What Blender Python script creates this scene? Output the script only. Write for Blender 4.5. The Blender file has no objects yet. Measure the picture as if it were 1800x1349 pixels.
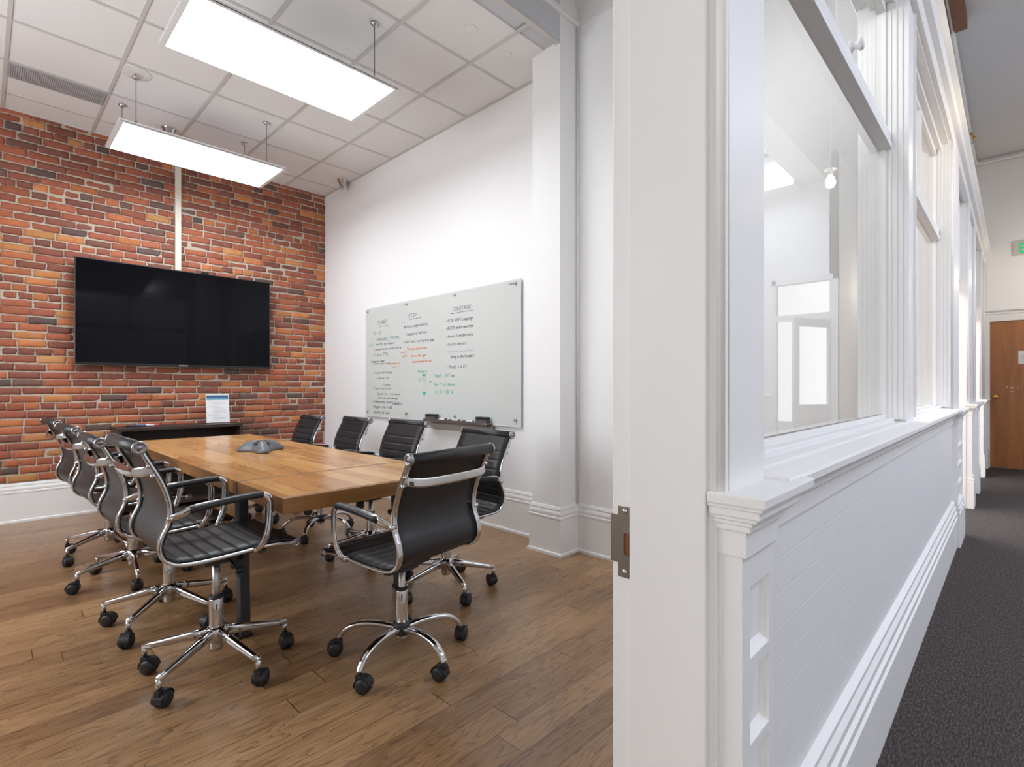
import bpy, bmesh, math, random
from mathutils import Vector, Matrix, noise
random.seed(11)
PI = math.pi
SC = bpy.context.scene
COL = SC.collection

# ------------------------------------------------------------------ object helpers
class MB:
    """collects shapes into one mesh"""
    def __init__(self):
        self.v = []; self.f = []; self.m = []; self.s = []; self.cur = 0; self.smooth = False
    def add(self, vs, fs, smooth=None):
        o = len(self.v); self.v += [tuple(p) for p in vs]
        for f in fs:
            self.f.append(tuple(i + o for i in f)); self.m.append(self.cur)
            self.s.append(self.smooth if smooth is None else smooth)
        return self
    def box(self, x0, x1, y0, y1, z0, z1, b=0.0):
        if b <= 0:
            vs = [(x, y, z) for z in (z0, z1) for y in (y0, y1) for x in (x0, x1)]
            return self.add(vs, [(0,2,3,1),(4,5,7,6),(0,1,5,4),(2,6,7,3),(0,4,6,2),(1,3,7,5)], False)
        bm = bmesh.new(); bmesh.ops.create_cube(bm, size=1)
        bmesh.ops.scale(bm, vec=(x1-x0, y1-y0, z1-z0), verts=bm.verts)
        bmesh.ops.translate(bm, vec=((x0+x1)/2, (y0+y1)/2, (z0+z1)/2), verts=bm.verts)
        bmesh.ops.bevel(bm, geom=bm.edges[:], offset=b, segments=2, profile=.5, affect='EDGES')
        return self.bm(bm)
    def bm(self, bm, smooth=False):
        bm.verts.index_update()
        vs = [v.co[:] for v in bm.verts]; fs = [tuple(v.index for v in f.verts) for f in bm.faces]
        bm.free(); return self.add(vs, fs, smooth)
    def lathe(self, prof, n=24, M=None, smooth=True):
        """prof: list of (r, z)"""
        vs = []; fs = []; k = len(prof)
        for i in range(n):
            a = 2*PI*i/n
            for r, z in prof: vs.append(Vector((r*math.cos(a), r*math.sin(a), z)))
        if M is not None: vs = [M @ v for v in vs]
        for i in range(n):
            j = (i+1) % n
            for q in range(k-1): fs.append((i*k+q, j*k+q, j*k+q+1, i*k+q+1))
        if prof[0][0] > 1e-6: fs.append(tuple(i*k for i in reversed(range(n))))
        if prof[-1][0] > 1e-6: fs.append(tuple(i*k+k-1 for i in range(n)))
        return self.add(vs, fs, smooth)
    def cyl(self, p0, p1, r0, r1=None, n=16, smooth=True):
        p0 = Vector(p0); p1 = Vector(p1); d = p1-p0; L = d.length
        q = Vector((0,0,1)).rotation_difference(d.normalized()).to_matrix().to_4x4()
        return self.lathe([(r0,0),(r0 if r1 is None else r1,L)], n, Matrix.Translation(p0) @ q, smooth)
    def sweep(self, path, rs, n=10, up=(0,0,1), sq=1.0, smooth=True):
        """path pts; rs list/tuple of (half width along side, half height along 'up-ish'); sq <1 makes squarer section"""
        P = [Vector(p) for p in path]; k = len(P)
        if isinstance(rs, tuple): rs = [rs]*k
        vs = []; fs = []; U0 = Vector(up)
        for i in range(k):
            t = (P[min(i+1,k-1)] - P[max(i-1,0)]).normalized()
            s = U0.cross(t)
            if s.length < 1e-4: s = Vector((1,0,0)).cross(t)
            s.normalize(); u = t.cross(s).normalized()
            for j in range(n):
                a = 2*PI*(j+.5)/n; c = math.cos(a); d = math.sin(a)
                c = math.copysign(abs(c)**sq, c); d = math.copysign(abs(d)**sq, d)
                vs.append(P[i] + s*(rs[i][0]*c) + u*(rs[i][1]*d))
        for i in range(k-1):
            for j in range(n):
                j2 = (j+1) % n
                fs.append((i*n+j, i*n+j2, (i+1)*n+j2, (i+1)*n+j))
        fs.append(tuple(reversed(range(n)))); fs.append(tuple((k-1)*n+j for j in range(n)))
        return self.add(vs, fs, smooth)
    def prism(self, poly, z0, z1, M=None):
        n = len(poly)
        vs = [Vector((x, y, z)) for z in (z0, z1) for x, y in poly]
        if M is not None: vs = [M @ v for v in vs]
        return self.add(vs, [tuple(reversed(range(n))), tuple(range(n, 2*n))] +
                        [(i, (i+1) % n, n+(i+1) % n, n+i) for i in range(n)], False)
    def moulding(self, path, prof, side=1):
        """extrude prof [(offset from wall, z)] along an XY path with mitred corners; offset goes to the left (side=1) of travel"""
        k = len(path); vs = []; fs = []; m = len(prof)
        P = [Vector(p) for p in path]
        for i in range(k):
            d0 = (P[i]-P[i-1]).normalized() if i else None
            d1 = (P[i+1]-P[i]).normalized() if i < k-1 else None
            n0 = Vector((-d0.y, d0.x))*side if d0 else None
            n1 = Vector((-d1.y, d1.x))*side if d1 else None
            if n0 is None: nn = n1
            elif n1 is None: nn = n0
            else:
                nn = n0+n1; nn = nn / max(.2, nn.length_squared) * 2
            for o, z in prof: vs.append((P[i].x+nn.x*o, P[i].y+nn.y*o, z))
        for i in range(k-1):
            for j in range(m):
                j2 = (j+1) % m
                fs.append((i*m+j, (i+1)*m+j, (i+1)*m+j2, i*m+j2))
        fs.append(tuple(range(m))); fs.append(tuple((k-1)*m+j for j in reversed(range(m))))
        return self.add(vs, fs, False)
    def build(self, name, mats, parent=None, loc=None, fix=True):
        me = bpy.data.meshes.new(name); me.from_pydata(self.v, [], self.f)
        if not isinstance(mats, (list, tuple)): mats = [mats]
        for m in mats: me.materials.append(m)
        me.polygons.foreach_set('material_index', self.m)
        me.polygons.foreach_set('use_smooth', self.s)
        if fix:
            bm = bmesh.new(); bm.from_mesh(me)
            bmesh.ops.recalc_face_normals(bm, faces=bm.faces); bm.to_mesh(me); bm.free()
        me.update()
        o = bpy.data.objects.new(name, me); COL.objects.link(o)
        if parent is not None: o.parent = parent
        if loc is not None: o.location = loc
        return o

def tag(o, label=None, cat=None, group=None, kind=None):
    if label: o['label'] = label
    if cat: o['category'] = cat
    if group: o['group'] = group
    if kind: o['kind'] = kind
    return o
def thing(name, label, cat, loc=(0,0,0), rz=0, group=None):
    o = bpy.data.objects.new(name, None); COL.objects.link(o); o.empty_display_size = .1
    o.location = loc; o.rotation_euler = (0,0,rz)
    return tag(o, label, cat, group)
def struct(o): o['kind'] = 'structure'; return o

def catmull(pts, n=6):
    P = [Vector(p) for p in pts]; out = []
    for i in range(len(P)-1):
        a = P[max(i-1,0)]; b = P[i]; c = P[i+1]; d = P[min(i+2,len(P)-1)]
        for j in range(n):
            t = j/n
            out.append(.5*((2*b)+(c-a)*t+(2*a-5*b+4*c-d)*t*t+(3*b-a-3*c+d)*t**3))
    out.append(P[-1]); return out

# ------------------------------------------------------------------ materials
def mat(name):
    m = bpy.data.materials.new(name); m.use_nodes = True
    nt = m.node_tree; b = nt.nodes['Principled BSDF']; return m, nt, b
def L(nt, a, b): nt.links.new(a, b)
def N(nt, t, **kw):
    n = nt.nodes.new(t)
    for k, v in kw.items(): setattr(n, k, v)
    return n
def simple(name, col, rough=.5, metal=0, bump=0, bscale=200, coat=0, spec=None, emit=None, var=0, vscale=3):
    m, nt, b = mat(name)
    b.inputs['Base Color'].default_value = (*col, 1); b.inputs['Roughness'].default_value = rough
    b.inputs['Metallic'].default_value = metal
    if coat: b.inputs['Coat Weight'].default_value = coat; b.inputs['Coat Roughness'].default_value = .15
    if spec is not None: b.inputs['Specular IOR Level'].default_value = spec
    if emit: b.inputs['Emission Color'].default_value = (*emit[0], 1); b.inputs['Emission Strength'].default_value = emit[1]
    if bump or var:
        tc = N(nt, 'ShaderNodeTexCoord')
    if bump:
        no = N(nt, 'ShaderNodeTexNoise'); no.inputs['Scale'].default_value = bscale; no.inputs['Detail'].default_value = 3
        L(nt, tc.outputs['Object'], no.inputs['Vector'])
        bp = N(nt, 'ShaderNodeBump'); bp.inputs['Strength'].default_value = bump; bp.inputs['Distance'].default_value = .002
        L(nt, no.outputs['Fac'], bp.inputs['Height']); L(nt, bp.outputs['Normal'], b.inputs['Normal'])
    if var:
        n2 = N(nt, 'ShaderNodeTexNoise'); n2.inputs['Scale'].default_value = vscale; n2.inputs['Detail'].default_value = 4
        L(nt, tc.outputs['Object'], n2.inputs['Vector'])
        mr = N(nt, 'ShaderNodeMapRange'); mr.inputs['To Min'].default_value = 1-var; mr.inputs['To Max'].default_value = 1+var
        L(nt, n2.outputs['Fac'], mr.inputs['Value'])
        mx = N(nt, 'ShaderNodeVectorMath', operation='SCALE'); mx.inputs[0].default_value = col
        L(nt, mr.outputs['Result'], mx.inputs['Scale']); L(nt, mx.outputs['Vector'], b.inputs['Base Color'])
    return m
def math_(nt, op, a, b=None, c=None):
    n = N(nt, 'ShaderNodeMath', operation=op)
    for i, x in enumerate((a, b, c)):
        if x is None: continue
        if isinstance(x, (int, float)): n.inputs[i].default_value = x
        else: L(nt, x, n.inputs[i])
    return n.outputs[0]
def ramp(nt, fac, stops):
    r = N(nt, 'ShaderNodeValToRGB'); e = r.color_ramp.elements
    while len(e) < len(stops): e.new(.5)
    for el, (p, c) in zip(e, stops): el.position = p; el.color = (*c, 1)
    L(nt, fac, r.inputs['Fac']); return r.outputs['Color']

M = {}
M['wall'] = simple('wall_paint', (.86,.86,.86), .62, bump=.08, bscale=260)
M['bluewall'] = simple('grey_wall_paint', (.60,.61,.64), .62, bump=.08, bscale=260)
M['trim'] = simple('trim_paint', (.82,.815,.81), .38, bump=.22, bscale=45, var=.015, vscale=6)
M['ceilp'] = simple('grey_ceiling_paint', (.62,.62,.635), .7, var=.04, vscale=.7)
M['tile'] = simple('ceiling_tile', (.82,.82,.815), .85, bump=.15, bscale=400)
M['tee'] = simple('tee_bar_white', (.60,.585,.57), .45)
M['chrome'] = simple('chrome', (.64,.64,.65), .06, 1)
M['capmetal'] = simple('satin_cap_metal', (.36,.36,.37), .24, 1)
M['steel'] = simple('brushed_steel', (.55,.54,.53), .32, 1)
M['bronze'] = simple('aged_strike_metal', (.23,.20,.165), .42, .75, var=.12, vscale=30)
M['leather'] = simple('black_leather', (.015,.015,.017), .40, bump=.25, bscale=500, spec=.50)
M['plastic'] = simple('black_plastic', (.014,.014,.015), .48, bump=.05, bscale=300)
M['blacksteel'] = simple('black_powder_coated_steel', (.036,.036,.039), .5)
M['tvglass'] = simple('dark_screen', (.0022,.0022,.0035), .05, spec=.14)
M['tvbody'] = simple('tv_plastic', (.008,.008,.009), .3)
M['board'] = simple('white_glass_board', (.62,.645,.62), .14, spec=.4)
M['boardedge'] = simple('glass_board_edge', (.70,.74,.72), .12, spec=.5)
M['beige'] = simple('beige_metal', (.42,.375,.345), .45)
M['white'] = simple('white_plastic', (.78,.78,.78), .4)
M['cream'] = simple('cream_raceway', (.66,.62,.52), .45)
M['paper'] = simple('white_paper', (.80,.80,.82), .6)
M['teal'] = simple('teal_print', (.10,.33,.47), .5)
M['navy'] = simple('navy_print', (.05,.10,.22), .5)
M['greyprint'] = simple('grey_print', (.45,.46,.50), .6)
M['vent'] = simple('grey_vent', (.42,.425,.44), .5)
M['dark'] = simple('dark_gap', (.10,.10,.105), .8)
M['frame'] = simple('panel_frame', (.82,.82,.82), .35)
M['led'] = simple('led_diffuser', (.9,.9,.9), .5, emit=((.925,.975,1.03), 15.5))
M['bulb'] = simple('lit_bulb', (1,.9,.75), .5, emit=((1.0,.82,.56), 120.0))
M['brass'] = simple('brass_knob', (.75,.45,.16), .25, 1)
M['brownpaint'] = simple('rough_red_brown_wood', (.20,.085,.045), .6, bump=.3, bscale=60, var=.2, vscale=12)
M['green'] = simple('exit_green', (.0,.42,.16), .4, emit=((0,.6,.22), .5))
M['signplate'] = simple('exit_sign_plate', (.60,.555,.50), .4)
M['phone'] = simple('grey_phone_plastic', (.13,.145,.16), .34)
M['phonedark'] = simple('dark_phone_grille', (.012,.012,.014), .5)
M['ink_k'] = simple('black_ink', (.05,.05,.055), .5)
M['ink_o'] = simple('orange_ink', (.80,.22,.06), .5)
M['ink_g'] = simple('green_ink', (.06,.50,.33), .5)
M['ink_b'] = simple('pale_blue_ink', (.52,.62,.70), .5)
M['eraser'] = simple('grey_eraser_felt', (.085,.08,.078), .8)
M['mk_red'] = simple('red_marker', (.55,.10,.08), .4)
M['mk_blue'] = simple('blue_marker', (.03,.06,.20), .4)
M['mk_teal'] = simple('teal_marker', (.05,.38,.46), .4)
M['mk_black'] = simple('black_marker', (.012,.012,.015), .4)

def mk_glass(name, tint=(1,1,1)):
    m = bpy.data.materials.new(name); m.use_nodes = True; nt = m.node_tree; nt.nodes.clear()
    out = N(nt, 'ShaderNodeOutputMaterial'); mx = N(nt, 'ShaderNodeMixShader'); fr = N(nt, 'ShaderNodeFresnel')
    fr.inputs['IOR'].default_value = 1.5
    tr = N(nt, 'ShaderNodeBsdfTransparent'); tr.inputs['Color'].default_value = (*tint, 1)
    gl = N(nt, 'ShaderNodeBsdfGlossy'); gl.inputs['Roughness'].default_value = .0
    geo = N(nt, 'ShaderNodeNewGeometry')
    # the pane is a closed slab: reflect only on the side light enters from
    f2 = math_(nt, 'MULTIPLY', fr.outputs['Fac'], math_(nt, 'SUBTRACT', 1.0, geo.outputs['Backfacing']))
    L(nt, math_(nt, 'MINIMUM', math_(nt, 'MULTIPLY', f2, 1.35), 1.0), mx.inputs['Fac'])
    L(nt, tr.outputs[0], mx.inputs[1]); L(nt, gl.outputs[0], mx.inputs[2]); L(nt, mx.outputs[0], out.inputs['Surface'])
    return m
M['glass'] = mk_glass('window_glass', (.985,.99,.985))
M['acrylic'] = mk_glass('clear_acrylic', (.97,.98,.98))

def mk_floor():
    m, nt, b = mat('hickory_planks')
    tc = N(nt, 'ShaderNodeTexCoord'); sp = N(nt, 'ShaderNodeSeparateXYZ'); L(nt, tc.outputs['Object'], sp.inputs[0])
    W = .1215; x = sp.outputs['X']; y = math_(nt, 'ADD', sp.outputs['Y'], .0575)
    yr = math_(nt, 'DIVIDE', y, W); row = math_(nt, 'FLOOR', yr); fy = math_(nt, 'FRACT', yr)
    wn = N(nt, 'ShaderNodeTexWhiteNoise', noise_dimensions='1D'); L(nt, row, wn.inputs['W'])
    xo = math_(nt, 'ADD', math_(nt, 'DIVIDE', x, 1.30), math_(nt, 'MULTIPLY', wn.outputs['Value'], 7.3))
    # uneven board lengths: warp the along-board coordinate
    xw = math_(nt, 'ADD', xo, math_(nt, 'MULTIPLY', math_(nt, 'SINE', math_(nt, 'MULTIPLY', xo, 2.1)), .22))
    col = math_(nt, 'FLOOR', xw); fx = math_(nt, 'FRACT', xw)
    cid = N(nt, 'ShaderNodeCombineXYZ'); L(nt, row, cid.inputs[0]); L(nt, col, cid.inputs[1])
    w2 = N(nt, 'ShaderNodeTexWhiteNoise', noise_dimensions='2D'); L(nt, cid.outputs[0], w2.inputs['Vector'])
    pid = w2.outputs['Value']; w3 = N(nt, 'ShaderNodeSeparateColor'); L(nt, w2.outputs['Color'], w3.inputs[0])
    # grain: stretched along X, different per board
    gv = N(nt, 'ShaderNodeCombineXYZ')
    L(nt, math_(nt, 'ADD', math_(nt, 'MULTIPLY', x, 1.6), math_(nt, 'MULTIPLY', pid, 40)), gv.inputs[0])
    L(nt, math_(nt, 'MULTIPLY', y, 11.0), gv.inputs[1]); L(nt, math_(nt, 'MULTIPLY', pid, 17), gv.inputs[2])
    n1 = N(nt, 'ShaderNodeTexNoise'); n1.inputs['Scale'].default_value = 1.5; n1.inputs['Detail'].default_value = 2; n1.inputs['Distortion'].default_value = .35
    L(nt, gv.outputs[0], n1.inputs['Vector'])
    rings = math_(nt, 'FRACT', math_(nt, 'MULTIPLY', n1.outputs['Fac'], 9.0))      # contour bands = cathedral grain
    rl = math_(nt, 'POWER', rings, 4.0)
    fv = N(nt, 'ShaderNodeCombineXYZ')
    L(nt, math_(nt, 'MULTIPLY', x, 4.5), fv.inputs[0]); L(nt, math_(nt, 'MULTIPLY', y, 190.0), fv.inputs[1]); L(nt, math_(nt, 'MULTIPLY', pid, 31), fv.inputs[2])
    n2 = N(nt, 'ShaderNodeTexNoise'); n2.inputs['Scale'].default_value = 1; n2.inputs['Detail'].default_value = 4; L(nt, fv.outputs[0], n2.inputs['Vector'])
    n3 = N(nt, 'ShaderNodeTexNoise'); n3.inputs['Scale'].default_value = 2.2; n3.inputs['Detail'].default_value = 3; L(nt, gv.outputs[0], n3.inputs['Vector'])
    tone = math_(nt, 'ADD', math_(nt, 'MULTIPLY', w3.outputs[1], .46), math_(nt, 'MULTIPLY', n3.outputs['Fac'], .62))
    base = ramp(nt, tone, [(.15, (.190,.097,.042)), (.40, (.285,.155,.070)), (.66, (.355,.203,.095)), (.92, (.43,.262,.130))])
    g = math_(nt, 'SUBTRACT', 1.04, math_(nt, 'ADD', math_(nt, 'MULTIPLY', rl, .52), math_(nt, 'MULTIPLY', math_(nt, 'GREATER_THAN', n2.outputs['Fac'], .58), .12)))
    d = math_(nt, 'ABSOLUTE', math_(nt, 'SUBTRACT', fy, .5)); seam = math_(nt, 'GREATER_THAN', d, .490)
    ex = math_(nt, 'ABSOLUTE', math_(nt, 'SUBTRACT', fx, .5)); end = math_(nt, 'GREATER_THAN', ex, .4984)
    gap = math_(nt, 'MAXIMUM', math_(nt, 'MULTIPLY', seam, .62), math_(nt, 'MULTIPLY', end, .75))
    g2 = math_(nt, 'MULTIPLY', g, math_(nt, 'SUBTRACT', 1.0, gap))
    sc = N(nt, 'ShaderNodeVectorMath', operation='SCALE'); L(nt, base, sc.inputs[0]); L(nt, g2, sc.inputs['Scale'])
    L(nt, sc.outputs['Vector'], b.inputs['Base Color'])
    rr = math_(nt, 'ADD', .22, math_(nt, 'MULTIPLY', n3.outputs['Fac'], .16)); L(nt, rr, b.inputs['Roughness'])
    b.inputs['Specular IOR Level'].default_value = .75
    hv = N(nt, 'ShaderNodeTexNoise'); hv.inputs['Scale'].default_value = 6; L(nt, gv.outputs[0], hv.inputs['Vector'])
    h = math_(nt, 'SUBTRACT', math_(nt, 'ADD', math_(nt, 'MULTIPLY', hv.outputs['Fac'], .5), math_(nt, 'MULTIPLY', n2.outputs['Fac'], .12)),
              math_(nt, 'ADD', math_(nt, 'MULTIPLY', rl, .16), math_(nt, 'MULTIPLY', gap, 1.0)))
    bp = N(nt, 'ShaderNodeBump'); bp.inputs['Strength'].default_value = .38; bp.inputs['Distance'].default_value = .0025
    L(nt, h, bp.inputs['Height']); L(nt, bp.outputs['Normal'], b.inputs['Normal'])
    return m
M['floor'] = mk_floor()

def mk_tablewood(name, dark=1.0):
    m, nt, b = mat(name)
    tc = N(nt, 'ShaderNodeTexCoord'); sp = N(nt, 'ShaderNodeSeparateXYZ'); L(nt, tc.outputs['Object'], sp.inputs[0])
    x, y, z = sp.outputs; W = .083
    xr = math_(nt, 'DIVIDE', math_(nt, 'ADD', x, 5.0), W); row = math_(nt, 'FLOOR', xr); fx = math_(nt, 'FRACT', xr)
    wn = N(nt, 'ShaderNodeTexWhiteNoise', noise_dimensions='1D'); L(nt, row, wn.inputs['W'])
    yo = math_(nt, 'ADD', math_(nt, 'DIVIDE', y, .62), math_(nt, 'MULTIPLY', wn.outputs['Value'], 9.1))
    cell = math_(nt, 'FLOOR', yo); fy = math_(nt, 'FRACT', yo)
    cid = N(nt, 'ShaderNodeCombineXYZ'); L(nt, row, cid.inputs[0]); L(nt, cell, cid.inputs[1])
    w2 = N(nt, 'ShaderNodeTexWhiteNoise', noise_dimensions='2D'); L(nt, cid.outputs[0], w2.inputs['Vector']); pid = w2.outputs['Value']
    gv = N(nt, 'ShaderNodeCombineXYZ')
    L(nt, math_(nt, 'MULTIPLY', x, 13.0), gv.inputs[0]); L(nt, math_(nt, 'ADD', math_(nt, 'MULTIPLY', y, 1.7), math_(nt, 'MULTIPLY', pid, 23)), gv.inputs[1])
    L(nt, math_(nt, 'ADD', math_(nt, 'MULTIPLY', pid, 19), math_(nt, 'MULTIPLY', z, 30)), gv.inputs[2])
    n1 = N(nt, 'ShaderNodeTexNoise'); n1.inputs['Scale'].default_value = 1.4; n1.inputs['Detail'].default_value = 3; n1.inputs['Distortion'].default_value = .5; L(nt, gv.outputs[0], n1.inputs['Vector'])
    rl = math_(nt, 'POWER', math_(nt, 'FRACT', math_(nt, 'MULTIPLY', n1.outputs['Fac'], 7.0)), 3.0)
    fv = N(nt, 'ShaderNodeCombineXYZ')
    L(nt, math_(nt, 'MULTIPLY', x, 160.0), fv.inputs[0]); L(nt, math_(nt, 'MULTIPLY', y, 7.0), fv.inputs[1]); L(nt, math_(nt, 'MULTIPLY', z, 160.0), fv.inputs[2])
    n2 = N(nt, 'ShaderNodeTexNoise'); n2.inputs['Scale'].default_value = 1; n2.inputs['Detail'].default_value = 3; L(nt, fv.outputs[0], n2.inputs['Vector'])
    tone = math_(nt, 'ADD', math_(nt, 'MULTIPLY', pid, .5), math_(nt, 'MULTIPLY', n1.outputs['Fac'], .55))
    k = dark
    base = ramp(nt, tone, [(.15, (.36*k,.155*k,.045*k)), (.45, (.53*k,.265*k,.086*k)), (.7, (.63*k,.345*k,.125*k)), (.95, (.71*k,.43*k,.19*k))])
    seam = math_(nt, 'MAXIMUM', math_(nt, 'GREATER_THAN', math_(nt, 'ABSOLUTE', math_(nt, 'SUBTRACT', fx, .5)), .492),
                 math_(nt, 'GREATER_THAN', math_(nt, 'ABSOLUTE', math_(nt, 'SUBTRACT', fy, .5)), .4985))
    g = math_(nt, 'SUBTRACT', 1.05, math_(nt, 'ADD', math_(nt, 'ADD', math_(nt, 'MULTIPLY', rl, .22), math_(nt, 'MULTIPLY', n2.outputs['Fac'], .12)), math_(nt, 'MULTIPLY', seam, .18)))
    sc = N(nt, 'ShaderNodeVectorMath', operation='SCALE'); L(nt, base, sc.inputs[0]); L(nt, g, sc.inputs['Scale'])
    L(nt, sc.outputs['Vector'], b.inputs['Base Color']); b.inputs['Roughness'].default_value = .22; b.inputs['Specular IOR Level'].default_value = .55
    bp = N(nt, 'ShaderNodeBump'); bp.inputs['Strength'].default_value = .12; bp.inputs['Distance'].default_value = .001
    L(nt, math_(nt, 'SUBTRACT', n2.outputs['Fac'], math_(nt, 'MULTIPLY', seam, 1.5)), bp.inputs['Height']); L(nt, bp.outputs['Normal'], b.inputs['Normal'])
    return m
M['table'] = mk_tablewood('table_top_wood')

def mk_grain(name, c0, c1, axis, rough, sc=1.0, fine=120):
    """plain wood veneer; axis = grain direction"""
    m, nt, b = mat(name)
    tc = N(nt, 'ShaderNodeTexCoord'); mp = N(nt, 'ShaderNodeMapping'); L(nt, tc.outputs['Object'], mp.inputs['Vector'])
    s = [fine*.12*sc]*3; s[axis] = 1.1*sc; mp.inputs['Scale'].default_value = s
    n1 = N(nt, 'ShaderNodeTexNoise'); n1.inputs['Scale'].default_value = 1; n1.inputs['Detail'].default_value = 5; n1.inputs['Distortion'].default_value = .4
    L(nt, mp.outputs[0], n1.inputs['Vector'])
    L(nt, ramp(nt, n1.outputs['Fac'], [(.3, c0), (.7, c1)]), b.inputs['Base Color']); b.inputs['Roughness'].default_value = rough
    bp = N(nt, 'ShaderNodeBump'); bp.inputs['Strength'].default_value = .1; bp.inputs['Distance'].default_value = .001
    L(nt, n1.outputs['Fac'], bp.inputs['Height']); L(nt, bp.outputs['Normal'], b.inputs['Normal'])
    return m
M['tableedge'] = mk_grain('table_edge_wood', (.20,.085,.022), (.36,.17,.052), 0, .36)
M['tableside'] = mk_grain('table_side_wood', (.20,.085,.022), (.36,.17,.052), 1, .36)
M['espresso'] = mk_grain('espresso_veneer', (.026,.017,.013), (.050,.034,.027), 0, .42)
M['doorwood'] = mk_grain('brown_door_veneer', (.28,.097,.022), (.42,.158,.038), 2, .38, fine=90)

def mk_brick():
    m, nt, b = mat('old_brick')
    at = N(nt, 'ShaderNodeAttribute', attribute_name='brick_tone'); sp = N(nt, 'ShaderNodeSeparateColor'); L(nt, at.outputs['Color'], sp.inputs[0])
    tc = N(nt, 'ShaderNodeTexCoord')
    n1 = N(nt, 'ShaderNodeTexNoise'); n1.inputs['Scale'].default_value = 14; n1.inputs['Detail'].default_value = 6; L(nt, tc.outputs['Object'], n1.inputs['Vector'])
    n2 = N(nt, 'ShaderNodeTexNoise'); n2.inputs['Scale'].default_value = 55; n2.inputs['Detail'].default_value = 5; L(nt, tc.outputs['Object'], n2.inputs['Vector'])
    n3 = N(nt, 'ShaderNodeTexNoise'); n3.inputs['Scale'].default_value = 5.0; n3.inputs['Detail'].default_value = 5; n3.inputs['Roughness'].default_value = .65; L(nt, tc.outputs['Object'], n3.inputs['Vector'])
    f = math_(nt, 'ADD', sp.outputs[0], math_(nt, 'MULTIPLY', math_(nt, 'SUBTRACT', n1.outputs['Fac'], .5), .32))
    c = ramp(nt, f, [(.03, (.105,.080,.076)), (.14, (.150,.080,.064)), (.27, (.215,.078,.056)), (.50, (.295,.092,.058)), (.74, (.38,.120,.060)), (.90, (.50,.180,.066)), (1.0, (.47,.23,.09))])
    g = math_(nt, 'ADD', .62, math_(nt, 'ADD', math_(nt, 'MULTIPLY', sp.outputs[1], .30), math_(nt, 'MULTIPLY', n2.outputs['Fac'], .45)))
    sc = N(nt, 'ShaderNodeVectorMath', operation='SCALE'); L(nt, c, sc.inputs[0]); L(nt, g, sc.inputs['Scale'])
    # lime bloom and mortar smears
    mr = N(nt, 'ShaderNodeMapRange'); mr.inputs['From Min'].default_value = .62; mr.inputs['From Max'].default_value = .76; mr.inputs['To Max'].default_value = .34
    L(nt, math_(nt, 'ADD', math_(nt, 'MULTIPLY', n3.outputs['Fac'], .6), math_(nt, 'MULTIPLY', n2.outputs['Fac'], .45)), mr.inputs['Value'])
    mx = N(nt, 'ShaderNodeMix', data_type='RGBA'); L(nt, mr.outputs['Result'], mx.inputs['Factor']); L(nt, sc.outputs['Vector'], mx.inputs['A']); mx.inputs['B'].default_value = (.50,.36,.27,1)
    L(nt, mx.outputs['Result'], b.inputs['Base Color']); b.inputs['Roughness'].default_value = .78; b.inputs['Specular IOR Level'].default_value = .3
    bp = N(nt, 'ShaderNodeBump'); bp.inputs['Strength'].default_value = .5; bp.inputs['Distance'].default_value = .003
    L(nt, n2.outputs['Fac'], bp.inputs['Height']); L(nt, bp.outputs['Normal'], b.inputs['Normal'])
    return m
M['brick'] = mk_brick()
M['mortar'] = simple('lime_mortar', (.46,.405,.325), .9, bump=.8, bscale=60, var=.18, vscale=9)

def mk_carpet():
    m, nt, b = mat('charcoal_loop_carpet')
    tc = N(nt, 'ShaderNodeTexCoord'); mp = N(nt, 'ShaderNodeMapping'); L(nt, tc.outputs['Object'], mp.inputs['Vector']); mp.inputs['Scale'].default_value = (45, 170, 1)
    n1 = N(nt, 'ShaderNodeTexNoise'); n1.inputs['Scale'].default_value = 1; n1.inputs['Detail'].default_value = 3; L(nt, mp.outputs[0], n1.inputs['Vector'])
    n2 = N(nt, 'ShaderNodeTexNoise'); n2.inputs['Scale'].default_value = 300; n2.inputs['Detail'].default_value = 1; L(nt, tc.outputs['Object'], n2.inputs['Vector'])
    f = math_(nt, 'ADD', math_(nt, 'MULTIPLY', n1.outputs['Fac'], .6), math_(nt, 'MULTIPLY', n2.outputs['Fac'], .4))
    L(nt, ramp(nt, f, [(.36, (.030,.026,.025)), (.52, (.074,.063,.061)), (.66, (.15,.131,.125))]), b.inputs['Base Color'])
    b.inputs['Roughness'].default_value = .95; b.inputs['Specular IOR Level'].default_value = .1
    bp = N(nt, 'ShaderNodeBump'); bp.inputs['Strength'].default_value = .9; bp.inputs['Distance'].default_value = .006
    L(nt, f, bp.inputs['Height']); L(nt, bp.outputs['Normal'], b.inputs['Normal'])
    return m
M['carpet'] = mk_carpet()

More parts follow.
